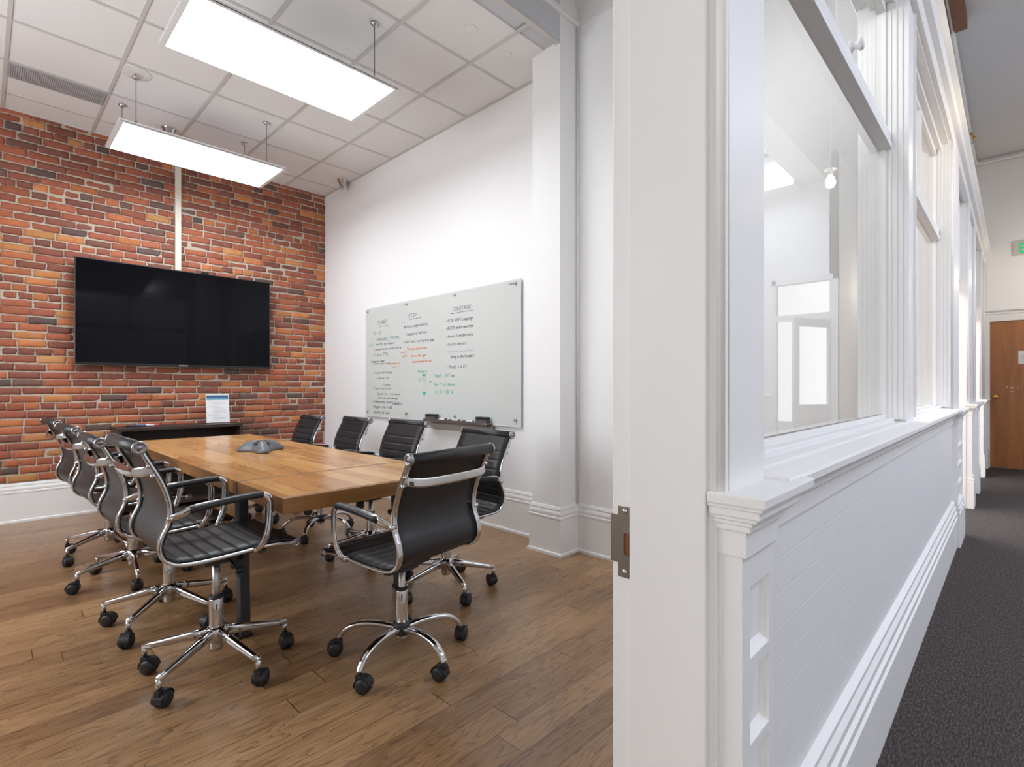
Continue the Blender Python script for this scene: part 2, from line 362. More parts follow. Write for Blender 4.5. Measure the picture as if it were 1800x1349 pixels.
def mk_paintedbrick():
    m, nt, b = mat('painted_brick_dado')
    tc = N(nt, 'ShaderNodeTexCoord'); mp = N(nt, 'ShaderNodeMapping'); L(nt, tc.outputs['Object'], mp.inputs['Vector']); mp.inputs['Rotation'].default_value = (PI/2, 0, 0)
    br = N(nt, 'ShaderNodeTexBrick'); br.inputs['Scale'].default_value = 1; br.inputs['Brick Width'].default_value = .21; br.inputs['Row Height'].default_value = .071
    br.inputs['Mortar Size'].default_value = .0028; br.inputs['Mortar Smooth'].default_value = .6
    L(nt, mp.outputs[0], br.inputs['Vector'])
    no = N(nt, 'ShaderNodeTexNoise'); no.inputs['Scale'].default_value = 25; L(nt, tc.outputs['Object'], no.inputs['Vector'])
    b.inputs['Base Color'].default_value = (.795,.795,.795,1); b.inputs['Roughness'].default_value = .45
    bp = N(nt, 'ShaderNodeBump'); bp.inputs['Strength'].default_value = .25; bp.inputs['Distance'].default_value = .002
    L(nt, math_(nt, 'SUBTRACT', math_(nt, 'MULTIPLY', no.outputs['Fac'], .5), br.outputs['Fac']), bp.inputs['Height']); L(nt, bp.outputs['Normal'], b.inputs['Normal'])
    return m
M['dado'] = mk_paintedbrick()
# ------------------------------------------------------------------ the place: X runs along the corridor, Y runs from the corridor into the meeting room
XL, XR, YB, ZC, ZH = -1.7, 3.08, 6.342, 3.64, 4.6     # left wall, white wall, brick wall, tiled ceiling, high ceiling
YR, YC = .552, .365                                    # room face and corridor face of the partition

struct(MB().box(XL-.1, 10.6, .44, YB+.2, -.08, 0).build('floor', M['floor']))
struct(MB().box(-5, 10.7, -4.1, .44, -.08, 0).build('floor_corridor', M['carpet']))

# --- brick wall: every brick modelled inside the wall's one mesh
def brick_wall():
    rnd = random.Random(5)
    mb = MB(); tones = []
    def mark(t):
        while len(tones) < len(mb.v): tones.append(t)
    # mortar bed, gently uneven
    nx, nz = 120, 84; vs = []; fs = []
    for i in range(nz+1):
        for j in range(nx+1):
            x = XL + (XR-XL)*j/nx; z = -.02 + 3.70*i/nz
            vs.append((x, YB + .004*noise.noise(Vector((x*9, z*9, 3))), z))
    for i in range(nz):
        for j in range(nx): fs.append((i*(nx+1)+j, i*(nx+1)+j+1, (i+1)*(nx+1)+j+1, (i+1)*(nx+1)+j))
    mb.cur = 1; mb.add(vs, fs, True); mark((0,0,0,1)); mb.cur = 0
    CH = .0707; r = 0; z = .285
    while z < 3.66:
        x = XL - rnd.random()*.2; header = (r % 7 == 3)
        while x < XR:
            Lb = (.095 if header else .198) + rnd.uniform(-.010, .012)
            if not header and rnd.random() < .20: Lb *= rnd.choice([.5, .62, .78])
            gap = rnd.uniform(.007, .013)
            x0 = x; x1 = min(x+Lb, XR-.002); x = x1+gap
            if 2.72 < z < 3.24 and x0 < .034 and x1 > .006:      # old vertical mortar repair
                if .006-x0 > x1-.034: x1 = .006+rnd.uniform(-.006,.004)
                else: x0 = .034+rnd.uniform(-.004,.006)
            if x1-x0 < .03 or x1 < XL+.02: continue
            hz = CH - rnd.uniform(.0085, .0150); zo = z + rnd.uniform(-.003, .003)
            pr = rnd.uniform(.005, .013); sd = rnd.random()*100
            tone = rnd.choices([rnd.uniform(.03,.16), rnd.uniform(.20,.36), rnd.uniform(.40,.62), rnd.uniform(.62,.80), rnd.uniform(.82,1.0)],
                               [.06, .25, .33, .26, .10])[0]
            if z > 2.9: tone = tone*.80 if rnd.random() < .5 else tone  # half the upper bricks darker: real dark bricks plus dimmer light painted in
            if rnd.random() < .07: pr = .003
            nu, nv = 9, 5; vs = []; fs = []
            for b in range(nv):
                for a in range(nu):
                    u = a/(nu-1); w = b/(nv-1)
                    # pull edge rows in so the arrises are rounded and chipped
                    eu = min(u, 1-u)*(x1-x0); ew = min(w, 1-w)*hz
                    px = x0+(x1-x0)*u; pz = zo+hz*w
                    j1 = noise.noise(Vector((px*28, pz*28, sd))); j2 = noise.noise(Vector((px*28, pz*28, sd+40)))
                    ed = 1 if (a in (0, nu-1) or b in (0, nv-1)) else 0
                    y = YB - pr + .0020*noise.noise(Vector((px*18, pz*22, sd))) + (.004 + .003*abs(j2) if ed else 0)
                    if ed: px += .0060*j1; pz += .0048*j2
                    vs.append((px, y, pz))
            for b in range(nv-1):
                for a in range(nu-1): fs.append((b*nu+a, b*nu+a+1, (b+1)*nu+a+1, (b+1)*nu+a))
            ring = [a for a in range(nu)] + [b*nu+nu-1 for b in range(1, nv)] + [(nv-1)*nu+a for a in range(nu-2, -1, -1)] + [b*nu for b in range(nv-2, 0, -1)]
            base = len(vs)
            for q in ring: vs.append((vs[q][0], YB+.006, vs[q][2]))
            for q in range(len(ring)):
                q2 = (q+1) % len(ring); fs.append((ring[q], base+q, base+q2, ring[q2]))
            mb.add(vs, fs, True); mark((tone, rnd.random(), rnd.random(), 1))
        z += CH; r += 1
    o = mb.build('wall_back', [M['brick'], M['mortar']], fix=False)
    ca = o.data.color_attributes.new('brick_tone', 'FLOAT_COLOR', 'POINT')
    ca.data.foreach_set('color', [c for t in tones for c in t])
    return struct(o)
brick_wall()
struct(MB().box(XL-.1, XR+.1, YB+.01, YB+.2, -.05, ZH).build('wall_back_core', M['mortar']))

# --- right wall with pilaster, left wall, header over the recess
w = MB(); w.box(XR, XR+.1, 2.45, YB+.01, 0, ZH); w.box(2.862, XR+.1, 2.312, 2.575, 0, ZH); w.box(3.06, XR+.1, YR, 2.312, 0, ZH)
struct(w.build('wall_right', M['wall']))
struct(MB().box(XL-.1, XL, .40, YB+.01, 0, ZH).build('wall_left', M['wall']))
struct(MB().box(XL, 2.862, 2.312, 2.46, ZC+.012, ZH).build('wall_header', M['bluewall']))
c = MB(); c.box(XL, XR, 2.46, YB+.02, ZC, ZC+.05)
struct(c.build('ceiling', M['tile']))
g = MB()
for k in range(-6, 2):
    x = 1.964 + .6096*k
    if x > XL: g.box(x-.012, x+.012, 2.33, YB, ZC-.006, ZC+.002)
for k in range(-4, 3):
    y = 4.778 + .6096*k
    if y > 2.34: g.box(XL, XR, y-.012, y+.012, ZC-.005, ZC+.002)
g.box(XR-.022, XR, 2.575, YB, ZC-.007, ZC+.002); g.box(XL, XR, YB-.022, YB, ZC-.007, ZC+.002); g.box(XL, 2.862, 2.315, 2.352, ZC-.008, ZC+.012)
struct(g.build('ceiling_grid', M['tee']))
struct(MB().box(XL-.1, 10.7, YR, 2.40, ZH, ZH+.05).box(XL-.1, XR+.1, 2.40, YB+.2, ZH, ZH+.05).build('ceiling_high', M['ceilp']))

# --- room baseboards with stepped cap and shoe
BB = [(0,0),(.030,0),(.030,.018),(.018,.024),(.018,.255),(.022,.262),(.022,.272),(.015,.278),(.019,.286),(.019,.300),(.011,.318),(.014,.326),(.007,.345),(0,.348)]
b = MB(); b.moulding([(XR,YB),(XR,2.575),(2.862,2.575),(2.862,2.312),(3.06,2.312),(3.06,YR)], BB, side=-1)
struct(b.build('baseboard_right', M['trim']))
b = MB(); b.moulding([(XL,YR),(XL,YB),(XR-.02,YB)], [(o+.004, z) for o, z in BB], side=-1)
struct(b.build('baseboard_back', M['trim']))
# picture rail on the header, crown on the high wall, corner bead
t = MB(); t.moulding([(XL,2.312),(2.862,2.312)], [(0,3.835),(.012,3.835),(.022,3.85),(.022,3.875),(.008,3.885),(0,3.885)], side=-1)
t.moulding([(2.862,2.312),(3.06,2.312)], [(0,3.835),(.012,3.835),(.022,3.85),(.022,3.875),(.008,3.885),(0,3.885)], side=-1)
t.moulding([(3.06,2.312),(3.06,YR)], [(0,3.83),(.012,3.83),(.012,3.85),(.006,3.86),(.006,3.98),(.03,3.99),(.05,4.04),(.05,4.06),(0,4.06)], side=-1)
t.cyl((3.052,2.304,.34),(3.052,2.304,3.83), .009, n=10)
struct(t.build('trim_1', M['trim']))

# --- corridor shell and the rooms beyond the partition
struct(MB().box(10.5, 10.6, -.95, .60, 2.17, ZH).box(10.5, 10.6, .285, .60, 0, 2.2).box(10.5,10.6,-.95,-.66,0,2.2).build('wall_end', M['wall']))
s = MB(); s.box(8.6, 8.7, -4, -1.77, 0, ZH); s.box(8.6, 8.7, -1.0, -.95, 0, ZH); s.box(8.6, 8.7, -1.77, -1.0, 2.76, ZH); s.box(8.6, 10.6, -1.05, -.95, 0, ZH)
struct(s.build('wall_beyond', M['wall']))
struct(MB().box(-5, 8.7, -4.1, -4, 0, ZH).build('wall_corridor_side', M['wall']))
struct(MB().box(-5.1, -5, -4.1, .6, 0, ZH).build('wall_corridor_back', M['wall']))
# high corridor ceiling with an open skylight well
k = MB(); sx0, sx1, sy0, sy1 = 6.4, 8.1, -3.0, -1.35
k.box(-5.1, sx0, -4.1, .60, ZH, ZH+.06); k.box(sx1, 10.7, -4.1, .60, ZH, ZH+.06); k.box(sx0, sx1, sy1, .60, ZH, ZH+.06); k.box(sx0, sx1, -4.1, sy0, ZH, ZH+.06)
struct(k.build('ceiling_corridor', M['ceilp']))
k = MB(); k.box(sx0-.05, sx0, sy0-.05, sy1+.05, ZH, ZH+.5); k.box(sx1, sx1+.05, sy0-.05, sy1+.05, ZH, ZH+.5); k.box(sx0, sx1, sy0-.05, sy0, ZH, ZH+.5); k.box(sx0, sx1, sy1, sy1+.05, ZH, ZH+.5)
for i in range(1, 6): k.box(sx0+(sx1-sx0)*i/6-.012, sx0+(sx1-sx0)*i/6+.012, sy0, sy1, ZH+.42, ZH+.46)
struct(k.build('window_3', M['trim']))
k = MB(); k.box(-5, 8.6, -1.42, -1.08, 4.22, ZH); k.box(8.25, 8.6, -4, -1.42, 4.15, ZH)
struct(k.build('trim_2', M['trim']))
struct(MB().box(XR+.1, 10.6, 3.2, 3.3, 0, ZH).box(10.5, 10.6, .6, 3.2, 0, ZH).build('wall_next_room', M['wall']))
struct(MB().box(XR+.1, 10.6, YR, 3.2, ZC, ZC+.05).build('ceiling_next_room', M['tile']))

# --- partition between corridor and rooms
p = MB()
p.box(XL-.1, -.24, YC, YR, 0, 3.10)                      # left of the doorway
p.box(-5, XL-.1, YC, YR, 0, ZH)
p.box(-.24, .88, YC+.02, YR, 2.20, 3.10)                 # over the doorway
p.box(.868, 1.0, .345, YR, 0, 3.10)
for x0, x1 in ((2.945,3.18),(5.0,5.57),(6.79,8.05),(9.25,10.5)): p.box(x0, x1, .36, YR, 1.0 if x0 < 5 else 0, 3.10)
p.box(5.57, 6.79, .40, YR, 2.25, 3.10); p.box(8.05, 9.25, .40, YR, 2.25, 3.10)
p.box(1.0, 2.945, .36, YR, 3.02, 3.10); p.box(3.18, 5.0, .36, YR, 3.02, 3.10)
p.box(XL-.1, 10.5, .50, YR, 3.10, ZH)
struct(p.build('wall_partition', M['trim']))
struct(MB().box(1.0, 5.0, .345, YR, 0, 1.0).build('wall_dado', M['dado']))

# chair rail, corridor baseboard, cornice
r = MB()
RAIL = [(0,1.032),(.070,1.032),(.074,1.026),(.074,1.012),(.066,1.006),(.056,1.004),(.050,.990),(.040,.984),(.040,.972),(.033,.966),(.029,.962),(.029,.924),(0,.922)]
r.moulding([(1.02,YC),(5.03,YC)], RAIL, side=-1)
struct(r.build('trim_3', M['trim']))
CB = [(0,0),(.047,0),(.047,.205),(.054,.212),(.054,.232),(.045,.240),(.050,.247),(.050,.268),(.040,.276),(.044,.284),(.044,.304),(.033,.318),(.037,.326),(.037,.340),(.022,.352),(0,.355)]
r = MB(); r.moulding([(1.0,YC),(5.06,YC)], CB, side=-1); struct(r.build('baseboard_corridor', M['trim']))
r = MB(); r.moulding([(-.3,YC),(10.5,YC)], [(0,3.02),(.028,3.02),(.034,3.03),(.034,3.075),(.022,3.085),(.022,3.16),(.05,3.17),(.062,3.20),(.09,3.215),(.09,3.235),(-.14,3.24),(-.14,3.10)], side=-1)
struct(r.build('trim_4', M['trim']))

def pilaster(n, x0, x1, cap0, cap1, upper=True, yf=.315):
    m = MB(); e = .010
    m.box(x0, x1, yf+.014, .36, 0, .93)                                        # shaft behind the sunk panels
    for a, c2 in ((x0, x0+.034), (x1-.022, x1)): m.box(a, c2, yf, yf+.014, .30, .93)
    zs = [.93, .868, .748, .727, .605, .584, .462, .441, .32]
    m.box(x0+.034, x1-.022, yf, yf+.014, .868, .93)
    for q in range(4):
        lo = (.748, .605, .462, .32)[q]; nx = (.727, .584, .441, .30)[q]
        m.box(x0+.034, x1-.022, yf, yf+.014, nx, lo)
        m.add([(x0+.034,yf,lo-.002),(x1-.022,yf,lo-.002),(x1-.022,yf+.0145,lo+.014),(x0+.034,yf+.0145,lo+.014)], [(0,1,2,3)])   # sloped ledge
        m.box(x1-.028, x1-.022, yf+.007, yf+.0145, lo, lo+.12)
    m.box(x0-.004, x1+.006, .298, .36, 0, .262, .003)                            # plinth
    m.box(x0-.002, x1+.004, .304, .36, .262, .282); m.box(x0-.003, x1+.005, .300, .36, .282, .296, .003); m.box(x0-.001, x1+.002, .308, .36, .296, .318)
    m.box(x0-.004, x1+.004, .307, .36, .924, .970, .0015)                        # neck block
    m.box(x0-.008, x1+.012, .300, .36, .966, .976, .002); m.box(x0-.010, x1+.018, .296, .36, .976, .983, .002)
    m.box(x0-.012, x1+.030, .289, .363, .983, .990, .002); m.box(cap0+.006, x1+.045, .283, .364, .990, 1.005, .002)
    m.box(cap0+.003, cap1-.010, .278, .3645, 1.003, 1.010, .002)
    m.box(cap0, cap1, .273, .365, 1.008, 1.028, .004)
    if upper:
        m.box(x0-.008, x1+.016, .336, .36, 1.026, 3.02)
        for dx in (-.010,): m.cyl((x0+.0, .347, 1.027), (x0+.0, .347, 3.02), .0115, n=14)
    return struct(m.build('trim_%d' % n, M['trim']))
pilaster(5, .852, 1.0, .830, 1.098)
pilaster(6, 5.08, 5.555, 5.03, 5.60)
pilaster(7, 6.80, 7.02, 6.76, 7.06)
pilaster(8, 7.80, 8.04, 7.76, 8.08)
pilaster(9, 9.26, 9.45, 9.22, 9.49)
pilaster(10, 10.28, 10.47, 10.24, 10.495)

def door_frame():
    """near door jamb: stop, rabbet and corridor casing"""
    m = MB()
    for s, xf in ((1, .83), (-1, -.20)):
        def bx(a, c2, y0, y1, z0, z1, b=0):
            xs = sorted((xf+s*a, xf+s*c2)); m.box(xs[0], xs[1], y0, y1, z0, z1, b)
        bx(0, .04, .3655, .509, 0, 2.20, .0025)
        bx(.012, .04, .507, .5525, 0, 2.20, .003)
        bx(.013, .04, .352, .366, 0, 2.20, .002); bx(.028, .04, .350, .353, 0, 2.2)
    m.box(-.24, .87, .3655, .509, 2.16, 2.20); m.box(-.24, .87, .50, .5525, 2.172, 2.20)
    fr = struct(m.build('door_1', M['trim']))
    sp = MB()
    # strike: tall plate on the rabbet with a lip that wraps the room edge
    X = .8405
    def outline(y0, y1, z0, z1): return [(y0,z0),(y1,z0),(y1,z1),(y0,z1)]
    hy0, hy1, hz0, hz1 = .5105, .5265, .885, .925
    for y0, y1, z0, z1 in ((.5105, .5385, .925, .974), (.5105, .5385, .842, .885), (hy1, .5385, hz0, hz1), (.5385, .5525, .868, .957)):
        sp.box(X-.0012, X+.0018, y0, y1, z0, z1)
    sp.box(X-.0012, X+.006, .5523, .5545, .868, .957)
    st = sp.build('strike_plate', M['bronze'], fr); tag(st, 'aged bronze strike plate with a square latch hole')
    h = MB(); h.box(X+.0008, X+.0019, hy0, hy1, hz0, hz1); h.build('latch_hole', simple('bare_wood_hole', (.16,.06,.02), .7), st)
    for zz in (.966, .852):
        sc = MB(); sc.lathe([(0,.0014),(.0052,.0010),(.0058,0)], 16, Matrix.Translation((X-.0012,.524,zz)) @ Matrix.Rotation(-PI/2, 4, 'Y'))
        sc.build('screw', M['steel'], st)
door_frame()

def window(n, x0, x1, sill=True):
    m = MB(); g0 = .448
    m.box(x0, x1, .36, .41, 1.0, 1.040, .003); m.box(x0, x1, .40, .49, 1.0, 1.056, .003); m.box(x0, x1, .428, .47, 1.05, 1.071, .002); m.box(x0, x1, .49, YR+.03, 1.0, 1.05, .003)
    for s, xe in ((1, x0), (-1, x1)):
        def bx(a, c2, y0, y1, z0=1.05, z1=3.02, b=.0015):
            xs = sorted((xe+s*a, xe+s*c2)); m.box(xs[0], xs[1], y0, y1, z0, z1, b)
        bx(-.01, .006, .350, YR); bx(0, .016, .372, .50); bx(0, .026, .392, .485); bx(0, .034, .412, .475); bx(0, .048, .430, .466)
    m.box(x0, x1, .36, YR, 3.00, 3.03); m.box(x0, x1, .40, .49, 2.96, 3.0, .002); m.box(x0, x1, .430, .466, 2.92, 2.97, .002)
    m.box((x0+x1)/2-.016, (x0+x1)/2+.016, .425, .466, 2.33, 2.95, .002)      # bar in the upper light
    m.box(x0, x1, .412, .466, 2.318, 2.36, .002)
    fr = struct(m.build('window_%d' % n, M['trim']))
    r_ = MB(); r_.box(x0+.03, x1-.03, .408, .462, 2.287, 2.318, .002); r_.build('meeting_rail', simple('grey_primed_rail', (.80,.80,.81), .5), fr)
    gm = MB(); gm.box(x0+.03, x1-.03, g0, g0+.006, 1.06, 2.30); gm.build('glass', M['glass'], fr)
    gm = MB(); gm.box(x0+.03, (x0+x1)/2-.01, g0, g0+.006, 2.35, 2.94); gm.build('glass', M['glass'], fr)
    gm = MB(); gm.box((x0+x1)/2+.01, x1-.03, g0, g0+.006, 2.35, 2.94); gm.build('glass', M['glass'], fr)
    sd = MB(); sd.box(x0+.046, x1-.046, g0-.002, g0+.008, 1.0695, 1.0725); sd.build('glazing_bead', simple('grey_glazing_line', (.25,.22,.2), .7), fr)
window(1, 1.0, 2.945); window(2, 3.18, 5.0)
kb = MB(); kb.lathe([(.022,0),(.024,.004),(.012,.010),(.012,.022),(.022,.030),(.020,.040),(0,.043)], 20, Matrix.Translation((2.16,.425,2.405)) @ Matrix.Rotation(PI/2, 4, 'X'))
kb.build('sash_knob', M['white'], bpy.data.objects['window_1'])

# --- end door and its frame
d = MB(); d.moulding([(10.5,.40),(10.5,-.74)], [(0,2.17),(.02,2.17),(.02,2.27),(.03,2.275),(.03,2.30),(.06,2.32),(.06,2.34),(0,2.35)], side=-1)
d.box(10.47, 10.5, .285, .355, 0, 2.17, .003); d.box(10.47, 10.5, -.73, -.655, 0, 2.17, .003)
struct(d.build('trim_11', M['trim']))
d = MB(); d.box(10.508, 10.55, -.655, .285, .008, 2.168); dr = struct(d.build('door_2', M['doorwood']))
kn = MB(); R90 = Matrix.Translation((10.508,.222,1.055)) @ Matrix.Rotation(-PI/2, 4, 'Y')
kn.lathe([(.034,0),(.034,.004),(.014,.008),(.013,.03),(.026,.036),(.034,.050),(.031,.064),(.018,.072),(0,.074)], 24, R90)
tag(kn.build('door_knob', M['brass'], dr), 'round brass knob')
pm = MB()
for y, z, r0 in ((.105,1.20,.012),(.06,1.18,.010),(.045,1.185,.012),(.058,1.13,.008),(.035,1.127,.010),(-.02,1.18,.011)):
    pm.lathe([(0,.003),(r0,.002),(r0,0)], 14, Matrix.Translation((10.508,y,z)) @ Matrix.Rotation(-PI/2, 4, 'Y'))
tag(pm.build('plugged_lock_hole', simple('pale_wood_filler', (.62,.52,.42), .6), dr), 'cluster of pale plugged lock holes')
nb = MB(); nb.box(10.502, 10.5085, -.20, -.017, 1.533, 1.723, .001); no_ = nb.build('paper_notice', M['paper'])
tag(no_, 'white paper notice taped on the brown door at the corridor end', 'notice')
nl = MB()
for i in range(6): nl.box(10.5012, 10.5022, -.17, -.045-.01*(i % 2), 1.56+i*.022, 1.566+i*.022)
nl.build('printed_lines', M['greyprint'], no_)
# exit sign
ex = thing('exit_sign', 'grey plate exit sign with green letters high above the brown door', 'sign', (10.47, -.13, 3.105))
e = MB(); e.box(0, .03, -.17, .17, 0, .20, .002); e.build('plate', M['signplate'], ex)
STR = {'E': [(0,0,.2,1),(.2,0,.7,.17),(.2,.42,.62,.58),(.2,.83,.7,1)], 'I': [(.1,0,.32,1)], 'T': [(.25,0,.45,1),(0,.83,.7,1)]}
e = MB(); yy = .100
for ch in 'EXIT':
    if ch == 'X':
        for q in (0, 1):
            x0, x1 = ((0,.5),(.5,0))[q]
            P = [(x0,0),(x0+.2,0),(x1+.2,1),(x1,1)]
            e.add([(-.003, yy-a*.085, .03+c2*.14) for a, c2 in P]+[(.001, yy-a*.085, .03+c2*.14) for a, c2 in P], [(0,1,2,3),(4,7,6,5),(0,4,5,1),(1,5,6,2),(2,6,7,3),(3,7,4,0)])
        yy -= .074
    else:
        for a, c0, c2, c3 in STR[ch]: e.box(-.003, .001, yy-c2*.085, yy-a*.085, .03+c0*.14, .03+c3*.14)
        yy -= .074 if ch != 'I' else .045
tag(e.build('lettering', M['green'], ex), 'green letters EXIT')

# things high along the corridor partition
wb = thing('wooden_rail', 'pair of rough red-brown boards under the corridor ceiling with a white pipe between', 'boards', (0,0,0))
for y0 in (.49, .37):
    q = MB(); q.box(3.2, 6.35, y0-.045 if y0 < .45 else y0-.05, y0+.045 if y0 < .45 else y0+.008, 4.50, 4.596, .004); q.build('board', M['brownpaint'], wb)
pp = MB(); pp.sweep(catmull([(3.0,.435,4.54),(6,.435,4.54),(9,.44,4.54),(10.30,.44,4.54),(10.41,.40,4.54),(10.43,.30,4.54),(10.43,-.9,4.54)], 5), (.022,.022), 12)
pi_ = pp.build('ceiling_pipe', M['trim']); tag(pi_, 'long white pipe running under the corridor ceiling above the windows and across the end wall', 'pipe')
sk = thing('sprinkler_head', 'small brass sprinkler head below the white ceiling pipe', 'sprinkler', (9.05,.40,4.42))
q = MB(); q.cyl((0,0,.035),(0,.03,.10),.012); q.cyl((0,0,0),(0,0,.04),.016); q.build('body', M['brass'], sk)
q = MB(); q.lathe([(0,-.03),(.026,-.03),(.026,-.026),(.006,-.02),(.005,0)], 16); q.build('deflector', M['steel'], sk)

# --- seen in the glass: open half-glazed door and transom in the far wall, pendant bulb
d = MB()
for y0, y1 in ((-1.0,-.94),(-1.83,-1.77)): d.box(8.575, 8.6, y0, y1, 0, 2.84)
d.box(8.575, 8.6, -1.83, -.94, 2.76, 2.84); d.box(8.58, 8.66, -1.77, -1.0, 2.20, 2.29)
struct(d.build('trim_12', M['trim']))
d = MB(); Rm = Matrix.Translation((8.66,-1.02,0)) @ Matrix.Rotation(math.radians(-62), 4, 'Z')
dd = MB()
for a, c2, z0, z1 in ((-.74,-.64,0,2.18),(-.10,0,0,2.18),(-.64,-.10,0,.95),(-.64,-.10,2.06,2.18)): dd.box(-.02, .02, a, c2, z0, z1)
dd.v = [tuple(Rm @ Vector(v)) for v in dd.v]
struct(dd.build('door_3', M['trim']))
struct(MB().moulding([(8.6,-1.83),(8.6,-4)], [(0,0),(.03,0),(.03,.3),(.015,.32),(.015,1.04),(.05,1.05),(.05,1.08),(0,1.09)], side=-1).build('trim_13', M['trim']))
struct(MB().box(11.5, 11.6, -4, -1.05, 0, ZH).box(8.7, 11.5, -4.1, -4, 0, ZH).build('wall_hall', M['wall']))
struct(MB().box(8.6, 11.6, -4.1, -1.05, ZH, ZH+.05).build('ceiling_hall', M['ceilp']))
pl = thing('pendant_bulb', 'bare lit pendant bulb hanging in the corridor on a long cord', 'lamp', (4.9,-.206,2.9))
q = MB(); q.lathe([(0,-.055),(.02,-.052),(.034,-.035),(.038,-.01),(.03,.02),(.016,.045),(.014,.055)], 20); q.build('bulb', M['bulb'], pl)
q = MB(); q.cyl((0,0,.05),(0,0,.11),.018); q.build('socket', M['steel'], pl)
q = MB(); q.lathe([(.02,.10),(.045,.092),(.045,.096),(.02,.106)], 28); q.build('lamp_shade', M['white'], pl)
q = MB(); q.cyl((0,0,.11),(0,0,1.70),.0035, n=8); q.build('cord', M['tee'], pl)
# ------------------------------------------------------------------ office chairs (local: +Y is forward, origin on the floor under the column)
PROF = [(-.316,.955),(-.288,.900),(-.256,.838),(-.231,.770),(-.222,.715),(-.229,.668),(-.248,.624),(-.255,.582),(-.242,.543),(-.208,.518),(-.160,.509),(-.08,.507),(.02,.511),(.11,.516),(.18,.513),(.237,.504)]
CURVE = catmull([(0, u, z) for u, z in PROF], 8)
ARCL = [0.0]
for a, b_ in zip(CURVE, CURVE[1:]): ARCL.append(ARCL[-1]+(b_-a).length)
def at_len(s):
    for i in range(len(ARCL)-1):
        if ARCL[i+1] >= s:
            t = (s-ARCL[i])/max(1e-9, ARCL[i+1]-ARCL[i]); p = CURVE[i].lerp(CURVE[i+1], t)
            d = (CURVE[min(i+2,len(CURVE)-1)]-CURVE[max(i-1,0)]).normalized(); return p, d
    return CURVE[-1], (CURVE[-1]-CURVE[-2]).normalized()
TOT = ARCL[-1]
S_MID = .46                                                     # where the back turns into the seat

def sling(s0, s1, hw, ribs):
    """padded sheet following the profile with sewn ribs on the sitter's side"""
    mb = MB(); n = int((s1-s0)/.004); cols = 9; vs = []; fs = []
    for i in range(n+1):
        s = s0+(s1-s0)*i/n; p, d = at_len(s); p = p.copy()
        nrm = Vector((0, -d.z, d.y))                               # towards the sitter
        if nrm.y < 0 and s < S_MID: nrm = -nrm
        if nrm.z < 0 and s >= S_MID: nrm = -nrm
        p = p + nrm*.0105
        ph = min(abs(s-q) for q in ribs) if ribs else 1
        th = .0082 - .0070*math.exp(-(ph/.0040)**2)
        for j in range(cols):
            x = -hw+2*hw*j/(cols-1); sag = .006*(1-(x/hw)**2)*(1 if s > S_MID else .6)
            e = .45 if j in (0, cols-1) else 1
            vs.append(p+nrm*(th*e-sag)+Vector((x,0,0)))
        for j in range(cols):
            x = -hw+2*hw*j/(cols-1); sag = .006*(1-(x/hw)**2)*(1 if s > S_MID else .6)
            e = .45 if j in (0, cols-1) else 1
            vs.append(p-nrm*(.0045*e+sag)+Vector((x,0,0)))
    k = 2*cols
    for i in range(n):
        for j in range(cols-1):
            fs.append((i*k+j, i*k+j+1, (i+1)*k+j+1, (i+1)*k+j))
            fs.append((i*k+cols+j+1, i*k+cols+j, (i+1)*k+cols+j, (i+1)*k+cols+j+1))
        fs.append((i*k, (i+1)*k, (i+1)*k+cols, i*k+cols)); fs.append((i*k+cols-1, i*k+k-1, (i+1)*k+k-1, (i+1)*k+cols-1))
    fs.append(tuple(range(cols))+tuple(range(k-1, cols-1, -1))); fs.append(tuple((n*k)+q for q in list(range(cols))+list(range(k-1, cols-1, -1))))
    return mb.add(vs, fs, True)

